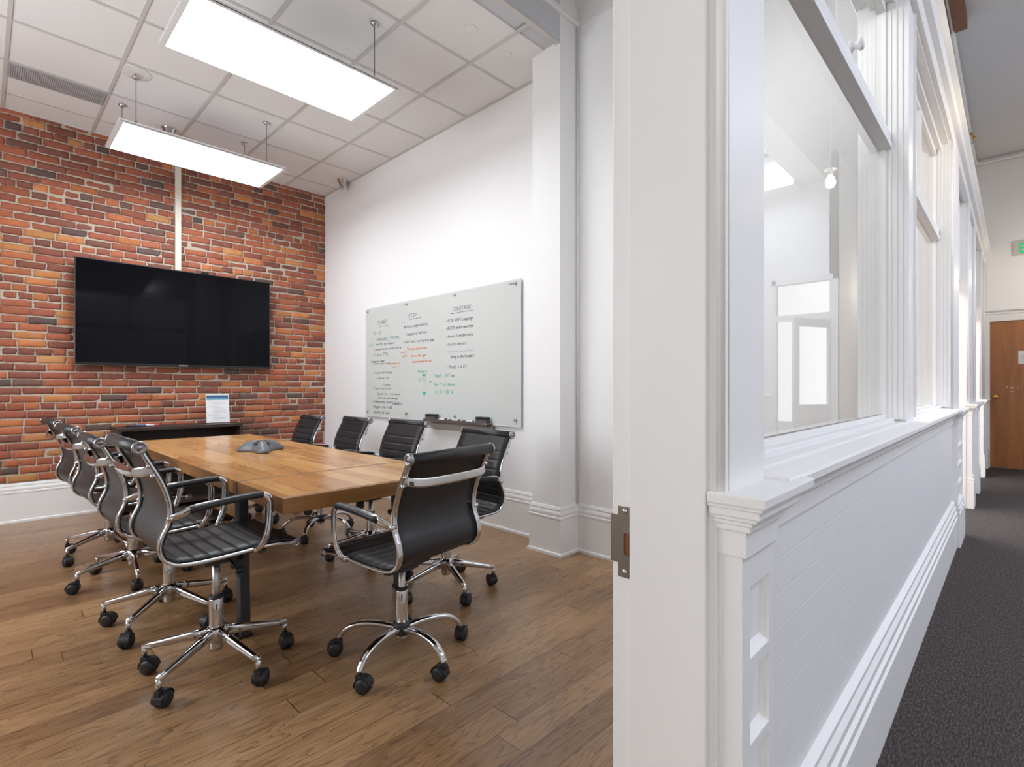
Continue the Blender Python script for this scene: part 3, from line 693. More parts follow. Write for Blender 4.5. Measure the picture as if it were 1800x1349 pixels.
BASE_PARTS = ('hub','leg','caster','column_sleeve')
def make_chair(curved):
    t = thing('office_chair', None, 'chair')
    hw = .229; fx = .2265
    ribs_b = [.115+.054*i for i in range(7)]; ribs_s = [S_MID+.035+.052*i for i in range(8)]
    sling(.02, S_MID, hw, ribs_b).build('backrest', M['leather'], t)
    sling(S_MID, TOT-.012, hw, ribs_s).build('seat', M['leather'], t)
    # rolled top and front edges with ringed end caps
    for nm, p, r in (('top_roll', CURVE[0], .0225), ('front_roll', CURVE[-1], .0165)):
        q = MB(); q.cyl((-.233,p.y,p.z),(.233,p.y,p.z), r, n=24); o = q.build(nm, M['leather'], t)
        for s in (-1, 1):
            q = MB(); Mx = Matrix.Translation((s*.233,p.y,p.z)) @ Matrix.Rotation(s*PI/2, 4, 'Y')
            q.lathe([(r+.0015,-.004),(r+.0015,.006),(r-.002,.009),(r-.006,.009),(r-.008,.005),(r*.45,.005),(r*.40,.009),(0,.009)], 24, Mx)
            q.build('end_cap', M['capmetal'], o)
    path = [CURVE[i] for i in range(0, len(CURVE), 2)]
    if path[-1] != CURVE[-1]: path.append(CURVE[-1])
    for s in (-1, 1):
        q = MB(); q.sweep([p+Vector((s*fx,0,0)) for p in path], (.0070,.0125), 12, up=(1,0,0), sq=.5); q.build('side_frame', M['chrome'], t)
    # bowed brace across the back
    pb, db = at_len(.095); q = MB()
    pts = [(-fx,pb.y-.002,pb.z),(-.205,pb.y-.030,pb.z-.004),(-.15,pb.y-.048,pb.z-.010),(0,pb.y-.054,pb.z-.012),(.15,pb.y-.048,pb.z-.010),(.205,pb.y-.030,pb.z-.004),(fx,pb.y-.002,pb.z)]
    q.sweep(catmull(pts, 5), (.0040,.0180), 8, sq=.45); o = q.build('back_brace', M['chrome'], t)
    for s in (-1, 1):
        for by, bz in ((pb.y-.016,pb.z+.016),(pb.y-.004,pb.z-.02)):
            q = MB(); q.cyl((s*(fx-.002),by,bz),(s*(fx+.012),by,bz),.0075,n=12); q.build('bolt', M['chrome'], o)
    # loop arms with leather sleeves
    for s in (-1, 1):
        P = [(s*fx,-.223,.690),(s*.243,-.212,.694),(s*.258,-.185,.708),(s*.262,-.150,.722),(s*.262,-.04,.730),(s*.262,.070,.736),(s*.262,.099,.731),(s*.262,.116,.713),(s*.262,.1195,.680),(s*.262,.115,.610),(s*.260,.103,.560),(s*.252,.086,.526),(s*.241,.077,.514),(s*fx,.075,.512)]
        q = MB(); q.sweep(catmull(P, 5), (.0135,.008), 12, up=(s,0,.001), sq=.8)
        # swap so the wide side faces sideways
        ar = q.build('armrest', M['chrome'], t)
        q = MB(); q.sweep(catmull([(s*.262,-.168,.7165),(s*.262,-.04,.731),(s*.262,.065,.7365),(s*.262,.088,.7350)], 5), (.0185,.0135), 14, sq=.8)
        q.build('arm_pad', M['leather'], ar)
        for by, bz, br_ in ((-.223,.690,.011),(.075,.512,.0115)):
            q = MB(); q.cyl((s*(fx-.004),by,bz),(s*(fx+.022),by,bz),br_,n=16); q.build('bolt', M['chrome'], ar)
    # mechanism
    q = MB(); q.box(-.085,.085,-.10,.13,.455,.492,.008); q.box(-.05,.05,-.06,.07,.425,.46,.008)
    for y in (-.085,.105): q.box(-fx,fx,y-.016,y+.016,.490,.502,.003)
    q.build('tilt_mechanism', M['blacksteel'], t)
    q = MB(); q.sweep(catmull([(.05,.02,.452),(.12,.02,.448),(.19,.015,.440),(.235,.01,.432)],4),(.005,.005),8); q.box(.228,.262,-.004,.022,.425,.438,.004); q.build('height_lever', M['plastic'], t)
    q = MB(); q.lathe([(.012,0),(.012,-.02),(.027,-.024),(.029,-.07),(.025,-.078),(0,-.078)], 20, Matrix.Translation((0,.085,.458))); q.build('tension_knob', M['plastic'], t)
    q = MB(); q.cyl((0,0,.20),(0,0,.445),.0155,n=20); q.lathe([(.0165,.40),(.0165,.404)],20); q.build('gas_lift', M['steel'], t)
    q = MB(); q.lathe([(.0245,.088),(.0275,.10),(.0275,.300),(.026,.304),(.020,.306)],24); q.build('column_sleeve', M['chrome'], t)
    q = MB(); q.lathe([(.026,.302),(.0285,.306),(.0285,.313),(.017,.316)],24); q.build('collar', M['plastic'], t)
    if curved: q = MB(); q.lathe([(.028,.105),(.036,.112),(.038,.155),(.034,.162),(.026,.165)],20); q.build('hub', M['blacksteel'], t)
    else: q = MB(); q.lathe([(.028,.118),(.036,.125),(.040,.165),(.037,.178),(.026,.184)],20); q.build('hub', M['chrome'], t)
    # five legs, castors
    lm = cm = wm = None
    for i in range(5):
        if lm is None:
            q = MB()
            if curved:
                pth = catmull([(0,.030,.136),(0,.10,.146),(0,.17,.146),(0,.225,.133),(0,.262,.108),(0,.284,.078)], 6); n = len(pth)
                q.sweep(pth, [(.0175+.0015*math.sin(PI*j/n)-.004*j/n, .0125-.002*j/n) for j in range(n)], 12, sq=.85)
            else:
                pth = [Vector((0,.030,.160)),Vector((0,.10,.147)),Vector((0,.18,.132)),Vector((0,.25,.119)),Vector((0,.288,.112))]
                q.sweep(pth, [(.0165,.0205),(.0155,.0185),(.0140,.0155),(.0120,.0125),(.0110,.0110)], 12, sq=.62)
                q.cyl((0,.283,.114),(0,.283,.072),.0105,n=14)
            lg = q.build('leg', M['chrome'], t); lm = lg
        else:
            lg = lm.copy(); COL.objects.link(lg); lg.parent = t
        lg.rotation_euler = (0,0,i*2*PI/5)
        if cm is None:
            q = MB(); q.cyl((0,0,.082),(0,0,.052),.0075,n=12)
            # hood over the twin wheels
            hd = [(-.020+.0345*math.cos(a), .032+.0345*math.sin(a)) for a in [math.radians(-12+16*k) for k in range(13)]]
            inn = [(-.020+.0325*math.cos(a), .032+.0325*math.sin(a)) for a in [math.radians(180-16*k) for k in range(13)]]
            q.prism([(p[0],p[1]) for p in hd+inn], -.021, .021, Matrix(((0,0,1,0),(1,0,0,0),(0,1,0,0),(0,0,0,1))))
            q.box(-.012,.012,-.014,.012,.050,.070,.003)
            ca = q.build('caster', M['plastic'], t); cm = ca
            for s in (-1, 1):
                q = MB(); q.lathe([(0,.0265),(.014,.0270),(.023,.025),(.0298,.018),(.0318,.010),(.0318,.003),(.030,0),(0,0)], 28, Matrix.Translation((s*.0022,-.020,.0318)) @ Matrix.Rotation(s*PI/2, 4, 'Y'))
                q.build('wheel', M['plastic'], ca)
        else:
            ca = cm.copy(); COL.objects.link(ca); ca.parent = t
            for w_ in cm.children:
                c2 = w_.copy(); COL.objects.link(c2); c2.parent = ca
    return t

def kind(o): return o.name.split('.')[0]
def pose(t, phase, dz, seed, x, y, rz, label):
    """stand the chair at x, y facing rz; the star base is turned by phase, the seat raised by dz"""
    rnd = random.Random(seed); t.location = (x, y, 0); t.rotation_euler = (0,0,rz); i = j = 0
    for c in t.children:
        k = kind(c)
        if k == 'leg': c.rotation_euler = (0,0,phase+i*2*PI/5-rz); i += 1
        elif k == 'caster':
            a = phase+j*2*PI/5-rz; c.location = (-.283*math.sin(a), .283*math.cos(a), 0)
            c.rotation_euler = (0,0,rnd.uniform(0,2*PI)); j += 1
        elif k in ('hub','column_sleeve','collar'): pass
        else: c.location = (0,0,dz)
    return tag(t, label, 'chair', 'office chairs around the conference table')
def copy_tree(o, parent=None):
    c = o.copy(); COL.objects.link(c)
    if parent is not None: c.parent = parent
    for ch in list(o.children): copy_tree(ch, c)
    return c
R = math.radians
straight = make_chair(False); curvy = make_chair(True)
SPOTS = [  # proto, x, y, facing angle of +Y, base phase (direction of a leg, deg), dz, label
 (0, .700, 2.436, -89, -3-90, .030, 'ribbed black chair on the left side of the table, closest to the camera'),
 (0, .683, 3.142, -89, 8-90, -.005, 'ribbed black chair on the left side, second from the camera'),
 (0, .669, 3.968, -86, -23-90, .002, 'ribbed black chair on the left side, third from the camera'),
 (0, .650, 4.698, -86, -5-90, .006, 'ribbed black chair on the left side, farthest back by the brick wall'),
 (1, 1.302, 1.950, 6.8, -15-90, -.027, 'black chair at the near table end, back to the camera, on curved chrome legs'),
 (0, 1.930, 2.425, 87.5, -36-90, -.048, 'black chair on the whiteboard side, closest to the pilaster, behind the end chair'),
 (0, 1.938, 3.288, 90.1, 20-90, -.028, 'black chair on the whiteboard side, in front of the marker tray, second from the pilaster'),
 (1, 1.930, 4.05, 87, 5-90, -.035, 'black chair in front of the left part of the whiteboard with curved chrome legs'),
 (0, 1.941, 4.92, 89, 30-90, -.055, 'black chair on the whiteboard side, farthest back against the brick corner'),
]
used = set()
for n, (pt, x, y, rz, ph, dz, lab) in enumerate(SPOTS):
    src = (straight, curvy)[pt]
    if pt in used: t = copy_tree(src)
    else: t = src; used.add(pt)
    todo = (t, R(ph), dz, n+3, x, y, R(rz), lab)
    SPOTS[n] = todo
for a in SPOTS: pose(*a)

# ------------------------------------------------------------------ conference table
TX0, TX1, TY0, TY1, TZ = .850, 1.795, 2.108, 5.235, .75
cx, cy = (TX0+TX1)/2, (TY0+TY1)/2
tb = thing('conference_table', 'long solid wood conference table with black steel legs', 'table', (cx, cy, 0))
hx, hy = (TX1-TX0)/2, (TY1-TY0)/2; TH = .066; LEAF = .545
def slab(y0, y1):
    m = MB(); m.box(-hx, hx, y0, y1, TZ-TH, TZ, .003)
    o = m
    return m
def wood_slab(nm, y0, y1, parent):
    m = slab(y0, y1); o = m.build(nm, [M['table'], M['tableedge'], M['tableside']], parent)
    for p in o.data.polygons:
        p.material_index = 0 if abs(p.normal.z) > .5 else (1 if abs(p.normal.y) > .5 else 2)
    return o
wood_slab('tabletop', -hy+LEAF+.0075, hy, tb)
tag(wood_slab('extension_leaf', -hy+.024, -hy+LEAF-.0075, tb), 'separate end leaf with a visible seam')
m = MB(); m.box(-hx+.001, hx-.001, -hy+LEAF-.0073, -hy+LEAF+.0073, TZ-TH+.004, TZ-.0012); m.build('leaf_seam_shade', M['plastic'], tb)  # dark strip standing in for the shadow in the leaf gap
m = MB(); m.box(-hx+.001, hx-.001, -hy+.0177, -hy+.0237, TZ-TH+.004, TZ-.0012); m.build('edge_seam_shade', M['plastic'], tb)  # same painted shadow line along the edge board
m = MB(); m.box(-hx, hx, -hy, -hy+.0175, TZ-TH, TZ, .0025); m.build('edge_board', M['tableedge'], tb)
for sx in (-1, 1):
    for sy in (-1, 1):
        m = MB(); x = sx*(hx-.036); yb = sy*(hy-.555); yt = sy*(hy-.59)
        m.sweep([(x,yt,TZ-TH-.006),(x,yb,.012)], (.027,.024), 8, up=(1,0,0), sq=.2, smooth=False); lg = m.build('leg', M['blacksteel'], tb)
        m = MB(); m.box(x-.032, x+.032, yb-.028, yb+.028, 0, .014, .003); m.build('foot', M['plastic'], lg)
for sy in (-1, 1):
    m = MB(); y = sy*(hy-.59); m.box(-hx+.03, hx-.03, y-.03, y+.03, TZ-TH-.012, TZ-TH-.0005, .002); m.build('leg_plate', M['blacksteel'], tb)
m = MB(); m.box(-.03, .03, -hy+.59, hy-.59, TZ-TH-.05, TZ-TH-.012, .003); m.build('stretcher_beam', M['blacksteel'], tb)

# conference phone: three-armed starfish
ph = thing('conference_phone', 'grey three-armed conference phone on the wooden table', 'phone', (1.372, 3.775, TZ), R(134))
def star(scale, zt, zb, flat=0):
    nr, na = 12, 72; vs = []; fs = []
    for i in range(nr+1):
        r = i/nr
        for j in range(na):
            a = 2*PI*j/na; lobe = (0.5+.5*math.cos(3*a))
            Rr = (.072+.105*lobe**2.2)*scale
            arm = lobe**1.5
            h = zt*(1-r**2.6)*(1.0-.10*arm*r) + .010*arm*math.sin(PI*r)
            h *= (1-.15*(1-lobe)*r)
            vs.append((Rr*r*math.cos(a), Rr*r*math.sin(a), zb+max(h,0)))
    for i in range(nr):
        for j in range(na): fs.append((i*na+j, i*na+(j+1) % na, (i+1)*na+(j+1) % na, (i+1)*na+j))
    k = len(vs)
    for j in range(na): vs.append((vs[nr*na+j][0]*.93, vs[nr*na+j][1]*.93, 0))
    for j in range(na): fs.append((nr*na+j, nr*na+(j+1) % na, k+(j+1) % na, k+j))
    fs.append(tuple(reversed(range(k, k+na))))
    return MB().add(vs, fs, True)
star(1, .064, .010).build('body', M['phone'], ph)
for k_ in range(3):
    a = 2*PI*k_/3+PI/3; m = MB()
    m.lathe([(0,.004),(.014,.0035),(.020,0)], 20, Matrix.Translation((.040*math.cos(a),.040*math.sin(a),.0585)) @ Matrix.Rotation(R(24), 4, Vector((-math.sin(a),math.cos(a),0))))
    m.build('speaker_grille', M['phonedark'], ph)
m = MB(); m.box(-.026,.026,-.020,.020,.070,.0755,.003); m.build('keypad', M['phonedark'], ph)

# ------------------------------------------------------------------ credenza and what stands on it
cr = thing('credenza', 'dark brown open-front credenza against the brick wall under the television', 'cabinet', (.885, 5.925, 0))
CW, CD, CH_ = 1.075, .38, .812; pt_ = .028
m = MB(); m.box(0, CW, 0, CD, CH_-.03, CH_, .002); m.build('top', M['espresso'], cr)
for nm, x0 in (('side_panel', 0), ('side_panel', CW-pt_)):
    m = MB(); m.box(x0, x0+pt_, 0, CD, 0, CH_-.03, .0015); m.build(nm, M['espresso'], cr)
m = MB(); m.box(pt_, CW-pt_, CD-.018, CD, .05, CH_-.03); m.build('back_panel', M['espresso'], cr)
for z in (.06, .42):
    m = MB(); m.box(pt_, CW-pt_, .01, CD-.018, z-.012, z+.012); m.build('shelf', M['espresso'], cr)
sg = thing('sign_stand', 'white notice with a blue header in a clear stand on the credenza', 'sign', (1.785, 6.14, CH_), R(0))
tilt = Matrix.Rotation(R(-7), 4, 'X')
def slanted(bx): return [tuple(tilt @ Vector(v)) for v in bx]
m = MB(); m.box(-.115,.115,-.003,.003,.004,.312,.001); m.v = slanted(m.v); m.box(-.115,.115,-.01,.10,0,.004,.001); m.build('acrylic_holder', M['acrylic'], sg)
m = MB(); m.box(-.113,.113,-.0042,-.0034,.006,.310); m.v = slanted(m.v); sh = m.build('paper_sheet', M['paper'], sg)
m = MB(); m.box(-.106,.106,-.0052,-.0043,.272,.298); m.v = slanted(m.v); m.build('header_band', M['navy'], sh)
m = MB(); m.box(-.106,.106,-.0052,-.0043,.248,.272); m.v = slanted(m.v); m.build('header_band', M['teal'], sh)
m = MB(); rnd = random.Random(2)
for i in range(16):
    z = .232-.0135*i; x0 = rnd.choice([-.095,-.05,-.05]); m.box(x0, x0+rnd.uniform(.04,.14), -.0050,-.0043, z, z+.003)
m.v = slanted(m.v); m.build('printed_lines', M['greyprint'], sh)
def marker(x, y, z, rz, body, cap, label, grp):
    t = thing('whiteboard_marker', label, 'marker', (x, y, z+.0088), rz, grp)
    Mx = Matrix.Rotation(PI/2, 4, 'Y')
    q = MB(); q.lathe([(0,-.062),(.006,-.062),(.0085,-.058),(.0085,.018)], 16, Mx); q.build('barrel', body, t)
    q = MB(); q.lathe([(.0088,.016),(.0088,.052),(.007,.064),(0,.065)], 16, Mx); q.build('cap', cap, t)
    return t
for x, y, rz, bd, cp, lab in ((1.045,6.175,4,'mk_black','mk_black','black marker lying at the left end of the row on the credenza'), (1.075,6.145,-3,'mk_blue','mk_blue','dark blue marker lying among the markers on the credenza'),
                          (1.125,6.170,6,'white','mk_teal','white marker with a teal cap lying on the credenza'), (1.195,6.155,-5,'white','mk_red','white marker with a red cap lying on the credenza')):
    marker(x, y, CH_, R(rz), M[bd], M[cp], lab, 'markers on the credenza')

# ------------------------------------------------------------------ television and the raceway
tv = thing('television', 'large flat black television mounted on the brick wall', 'television', (1.482, YB, 1.41))
m = MB(); m.box(-.874,.874,-.115,-.075,0,1.0,.004); m.box(-.55,.55,-.078,-.045,.15,.8,.01); m.build('housing', M['tvbody'], tv)
m = MB(); m.box(-.864,.864,-.1165,-.1145,.022,.990); m.build('screen', M['tvglass'], tv)
m = MB(); m.box(-.35,.35,-.048,-.012,.25,.70,.004); m.build('wall_mount', M['blacksteel'], tv)
m = MB(); m.box(.17,.235,-.125,-.085,1.0,1.022,.004); m.build('sensor_bar', M['tvbody'], tv)
def text_mesh(s, size, material, parent, name, loc, rot, ex=.0006, align='CENTER'):
    cu = bpy.data.curves.new(name, 'FONT'); cu.body = s; cu.size = size; cu.extrude = ex; cu.align_x = align
    tmp = bpy.data.objects.new('tmp_text', cu); COL.objects.link(tmp)
    dg = bpy.context.evaluated_depsgraph_get(); me = bpy.data.meshes.new_from_object(tmp.evaluated_get(dg))
    bpy.data.objects.remove(tmp); me.materials.clear(); me.materials.append(material)
    o = bpy.data.objects.new(name, me); COL.objects.link(o); o.parent = parent; o.location = loc; o.rotation_euler = rot; return o
text_mesh('SAMSUNG', .017, M['paper'], tv, 'logo_lettering', (0,-.1158,.0045), (PI/2,0,0))
m = MB(); m.box(1.428,1.482,YB-.03,YB-.006,2.38,ZC-.005,.003); tag(m.build('cable_raceway', M['cream']), 'cream cable raceway running up the brick wall above the television', 'raceway')

# ------------------------------------------------------------------ glass whiteboard with handwriting
GX = 3.056; BY0, BY1, BZ0, BZ1 = 2.876, 5.297, .868, 2.082
bo = thing('whiteboard', 'wide white glass board covered with handwritten lists on the white wall', 'whiteboard', (GX, BY0, BZ0))
BW, BH = BY1-BY0, BZ1-BZ0
m = MB(); m.box(0,.006,.012,BW-.012,.012,BH-.012); m.build('writing_surface', M['board'], bo)
m = MB()
for y0, y1, z0, z1 in ((0,.012,0,BH),(BW-.012,BW,0,BH),(.012,BW-.012,0,.012),(.012,BW-.012,BH-.012,BH)): m.box(-.0005,.0065,y0,y1,z0,z1,.001)
m.build('polished_edge', M['boardedge'], bo)
for y in (.055, .832, 1.609, BW-.055):
    for z in (.06, BH-.035):
        m = MB(); m.lathe([(0,-.018),(.009,-.018),(.0115,-.015),(.0115,-.001),(.009,0),(.009,.022)], 18, Matrix.Translation((0,y,z)) @ Matrix.Rotation(PI/2, 4, 'Y'))
        m.build('standoff', M['steel'], bo)
# single-stroke hand lettering: glyphs on a 4 wide, 6 high grid (descenders below 0)
G = {'A':'0,0 2,6 4,0;1,2 3,2','B':'0,0 0,6 3,5.6 3,3.4 0,3 3.6,2.6 3.6,.4 0,0','C':'4,5 2.5,6 .6,5 0,3 .6,1 2.5,0 4,1','D':'0,0 0,6 2.4,5.6 4,3 2.4,.3 0,0','E':'4,6 0,6 0,0 4,0;0,3 3,3','F':'4,6 0,6 0,0;0,3 3,3',
'G':'4,5 2.4,6 .5,5 0,3 .6,1 2.4,0 4,1 4,3 2.4,3','I':'2,6 2,0','K':'0,0 0,6;4,6 0,3 4,0','L':'0,6 0,0 4,0','N':'0,0 0,6 4,0 4,6','O':'2,6 .3,4.6 0,3 .5,1 2,0 3.6,1 4,3 3.5,5 2,6','P':'0,0 0,6 3.4,5.6 3.6,3.6 0,3','Q':'2,6 .3,4.6 0,3 .5,1 2,0 3.6,1 4,3 3.5,5 2,6;2.6,1.4 4.2,-.4',
'R':'0,0 0,6 3.4,5.6 3.4,3.5 0,3 4,0','S':'4,5.2 2.4,6 .4,5.2 .6,3.6 3.4,2.6 3.6,.8 2,0 0,.8','T':'0,6 4,6;2,6 2,0','U':'0,6 .2,1 2,0 3.8,1 4,6','Y':'0,6 2,3 4,6;2,3 2,0','Z':'0,6 4,6 0,0 4,0','H':'0,0 0,6;4,6 4,0;0,3 4,3',
'a':'3,3 1.6,3.8 .2,2.4 .4,.5 1.8,0 3,1 3,3.6 3.2,0','b':'0,6 0,0 2.4,.2 3,2 2,3.6 0,2.6','c':'3,3.2 1.5,3.8 .1,2 1.4,0 3,.6','d':'3,2.6 1.4,3.7 .1,1.8 1.4,0 3,1 3,6;3,1 3.3,0','e':'.2,1.8 3,2.2 2,3.8 .3,2.4 .8,.2 3,.5','f':'3,5.6 1.8,6 1.2,4.6 1.2,0;.2,3.4 2.6,3.4','g':'3,2.8 1.4,3.7 .1,1.8 1.4,.3 3,1.2 3,3.4 3,-1.4 1.4,-2 .2,-1.3',
'h':'0,6 0,0;0,2.6 1.8,3.7 3,2.6 3,0','i':'1,3.6 1,0;1,5 1,5.3','j':'1.5,3.6 1.5,-1.6 0,-1.8','k':'0,6 0,0;2.8,3.6 0,1.8 3,0','l':'1,6 1,.4 1.6,0','m':'0,3.6 0,0;0,2.6 1,3.6 2,2.8 2,0;2,2.6 3,3.6 4,2.8 4,0','n':'0,3.6 0,0;0,2.4 1.6,3.7 3,2.8 3,0','o':'1.5,3.7 .1,2 1.5,0 3,1.8 1.5,3.7','p':'0,3.6 0,-2;0,2.8 1.8,3.7 3,2 1.6,.1 0,1','q':'3,2.8 1.4,3.7 .1,1.8 1.4,.2 3,1.2;3,3.6 3,-2',
'r':'0,3.6 0,0;0,2.4 1.4,3.6 2.6,3.2','s':'2.8,3.2 1.2,3.7 .4,2.8 2.6,1.2 1.6,0 0,.5','t':'1.4,5.4 1.4,.5 2.4,0;.2,3.6 2.8,3.6','u':'0,3.6 .1,.8 1.4,0 3,1 3,3.6;3,1 3.2,0','v':'0,3.6 1.5,0 3,3.6','w':'0,3.6 1,0 2,3 3,0 4,3.6','x':'0,3.6 3,0;3,3.6 0,0','y':'0,3.6 1.6,.4;3.2,3.6 .6,-2','z':'0,3.6 3,3.6 0,0 3,0',
'0':'2,6 .2,3 2,0 3.8,3 2,6','1':'1,5 2,6 2,0','2':'0,5 2,6 3.6,4.6 0,0 4,0','3':'0,6 3.6,6 1.6,3.4 3.6,2 2,0 0,.6','5':'3.6,6 .4,6 0,3.4 2.6,3.6 3.6,1.8 2,0 0,.6','7':'0,6 4,6 1.4,0','8':'2,3.2 .4,4.6 2,6 3.6,4.6 2,3.2 .1,1.6 2,0 3.8,1.6 2,3.2',
'-':'0,2.6 3,2.6','+':'0,2.6 3.4,2.6;1.7,1 1.7,4.2','=':'0,3.6 4,3.6;0,1.6 4,1.6','?':'0,5 2,6 3.4,4.6 1.6,2.4 1.6,1.6;1.6,.2 1.6,0','/':'0,0 3,6',':':'1,.4 1,.8;1,3 1,3.4',',':'1,.6 .4,-.8','(':'2,6.6 .6,3 2,-.6',')':'0,6.6 1.4,3 0,-.6','|':'1,6 1,0','•':'.6,2 1.2,2.6 1.8,2 1.2,1.4 .6,2 1.8,2'}
def ribbon(mb, pts, w):
    """flat ink stroke lying on the board, pts in board (y, z)"""
    for (y0, z0), (y1, z1) in zip(pts, pts[1:]):
        d = Vector((y1-y0, z1-z0)); 
        if d.length < 1e-5: d = Vector((1e-4, 0))
        t = d.normalized(); n = Vector((-t.y, t.x))*w/2; e = t*w*.35
        q = [(y0-e.x+n.x, z0-e.y+n.y), (y0-e.x-n.x, z0-e.y-n.y), (y1+e.x-n.x, z1+e.y-n.y), (y1+e.x+n.x, z1+e.y+n.y)]
        mb.add([(-.0009, y, z) for y, z in q]+[(-.0001, y, z) for y, z in q], [(0,1,2,3),(7,6,5,4),(0,4,5,1),(1,5,6,2),(2,6,7,3),(3,7,4,0)], False)
LINES = [
('START','k',5.040,4.846,1.904,0.050),
('T-E','k',5.123,4.947,1.791,0.038),
('-Kaizen','k',5.075,4.857,1.724,0.031),
('- Scrum','k',4.835,4.629,1.730,0.031),
('x2','g',5.219,5.135,1.669,0.032),
('• more groups','k',5.123,4.704,1.670,0.032),
('• have team work more','k',5.123,4.577,1.613,0.028),
('• Less PPL','k',5.135,4.813,1.554,0.038),
('( support some','k',5.183,4.902,1.483,0.029),
('• not waiting','k',5.147,4.790,1.456,0.025),
('weekly','o',4.790,4.597,1.451,0.027),
('+1:1','o',4.747,4.618,1.407,0.030),
('• Less meetings','k',5.135,4.747,1.357,0.029),
('- more ID','k',5.075,4.813,1.296,0.028),
('Tasks','k',4.925,4.780,1.221,0.022),
('• Focus on stories','k',5.147,4.769,1.186,0.032),
('• Quality reviews','k',5.087,4.597,1.126,0.028),
('before code merge','k',5.028,4.650,1.080,0.025),
('• Taking back, as well, it is','k',5.147,4.618,1.037,0.029),
('needed if','k',4.736,4.566,1.021,0.021),
('• Bigger story talk','k',5.147,4.747,0.983,0.038),
('• Quality of idea','k',5.147,4.801,0.923,0.038),
('STOP','k',4.454,4.296,1.926,0.041),
('-','k',4.556,4.504,1.868,0.024),
('• driving responsibility','k',4.556,4.117,1.818,0.035),
('frequently defend','k',4.504,4.144,1.740,0.035),
('• Self mon worrying gap','k',4.556,4.017,1.661,0.032),
('Those unknown','o',4.484,4.135,1.587,0.032),
('not','o',4.587,4.484,1.557,0.024),
('off','o',4.556,4.474,1.514,0.029),
('should go','o',4.414,4.154,1.514,0.029),
('sustained focus','o',4.384,4.062,1.455,0.029),
('Room in','g',4.286,4.135,1.355,0.028),
('88','g',4.224,4.154,1.314,0.023),
('(-I-)','g',4.267,4.135,1.270,0.051),
('|','g',4.196,4.172,1.202,0.051),
('=','g',4.107,4.062,1.252,0.028),
('Say? - 5/1 am','g',4.017,3.708,1.306,0.033),
('by 7 +2, days','g',4.017,3.708,1.226,0.033),
('in 3 + 18 1k','g',4.008,3.725,1.152,0.044),
('CONTINUE','k',3.741,3.479,1.918,0.042),
('-','k',3.775,3.733,1.884,0.021),
('• DFTR, REFI campaign','k',3.842,3.456,1.816,0.032),
('• BIZZY where meetings','k',3.842,3.448,1.747,0.032),
('• Azure Transparency','k',3.842,3.456,1.672,0.032),
('• Daily demos','k',3.842,3.548,1.597,0.032),
('• visible, we know','b',3.842,3.456,1.528,0.027),
('Going in the forward','k',3.775,3.448,1.479,0.032),
('• Real + kill','k',3.834,3.540,1.386,0.037),
('write-on','k',3.016,2.944,2.049,0.012),
]
RULES = [('k',5.005,4.835,1.857),('k',4.434,4.229,1.886),('k',3.766,3.456,1.878),('g',5.005,4.824,1.698),('g',4.813,4.597,1.707)]
ink = {c_: MB() for c_ in 'kogb'}; rnd = random.Random(8)
for s, c_, y0, y1, zc, h in LINES:
    adv = []; 
    for ch in s: adv.append(3.0 if ch == ' ' else (3.2 if ch in 'il|,:•' else (5.6 if ch in 'mw' or ch.isupper() else 4.6)))
    u = (y0-y1)/sum(adv); v = h*.80/6; yy = y0; sl = rnd.uniform(.05,.25); w = .0032 if c_ == 'k' else .0046
    for ch, a in zip(s, adv):
        if ch in G:
            for st in G[ch].split(';'):
                P = [tuple(map(float, q.split(','))) for q in st.split()]
                pts = [(yy-BY0-(px+sl*pz*.5)*u+rnd.uniform(-.0015,.0015), zc-h*.4+pz*v+rnd.uniform(-.0015,.0015)-BZ0) for px, pz in P]
                ribbon(ink[c_], pts, w)
        yy -= a*u
for c_, y0, y1, z in RULES:
    ribbon(ink[c_], [(y0-BY0, z-BZ0), ((y0+y1)/2-BY0, z+.004-BZ0), (y1-BY0, z+.002-BZ0)], .004)
ribbon(ink['g'], [(4.19-BY0,1.335-BZ0),(4.185-BY0,1.14-BZ0)], .004)
ink['g'].add([(-.0010, y-BY0, z-BZ0) for y, z in ((4.215,1.150),(4.150,1.150),(4.185,1.105))]+[(-.0001, y-BY0, z-BZ0) for y, z in ((4.215,1.150),(4.150,1.150),(4.185,1.105))], [(0,1,2),(5,4,3),(0,3,4,1),(1,4,5,2),(2,5,3,0)])
for c_, nm in (('k','black handwriting'),('o','orange handwriting'),('g','green handwriting'),('b','faint pale blue handwriting')):
    tag(ink[c_].build('lettering', M['ink_'+c_], bo), nm)
# marker tray below the board
tr = thing('marker_tray', 'beige metal marker tray under the glass board', 'tray', (XR, 3.20, .80))
m = MB(); m.box(-.112,-.030,0,.88,.082,.088,.001); m.box(-.116,-.110,0,.88,.072,.097,.001); m.build('ledge', M['steel'], tr)
m = MB(); m.box(-.034,-.028,0,.88,.0,.083,.001); m.box(-.030,0,.02,.86,.0,.006,.001); m.build('back_plate', M['beige'], tr)
TZ_ = .889
def eraser(y, rz, label):
    t = thing('board_eraser', label, 'eraser', (XR-.070, y, TZ_), rz, 'erasers on the marker tray')
    q = MB(); q.box(-.025,.025,-.068,.068,0,.030,.003); q.build('felt', M['eraser'], t)
    q = MB(); q.box(-.026,.026,-.069,.069,.030,.052,.005); q.build('grip', M['plastic'], t)
eraser(4.00, R(6), 'dark felt eraser at the left end of the marker tray'); eraser(3.285, R(-3), 'dark felt eraser at the right end of the marker tray')
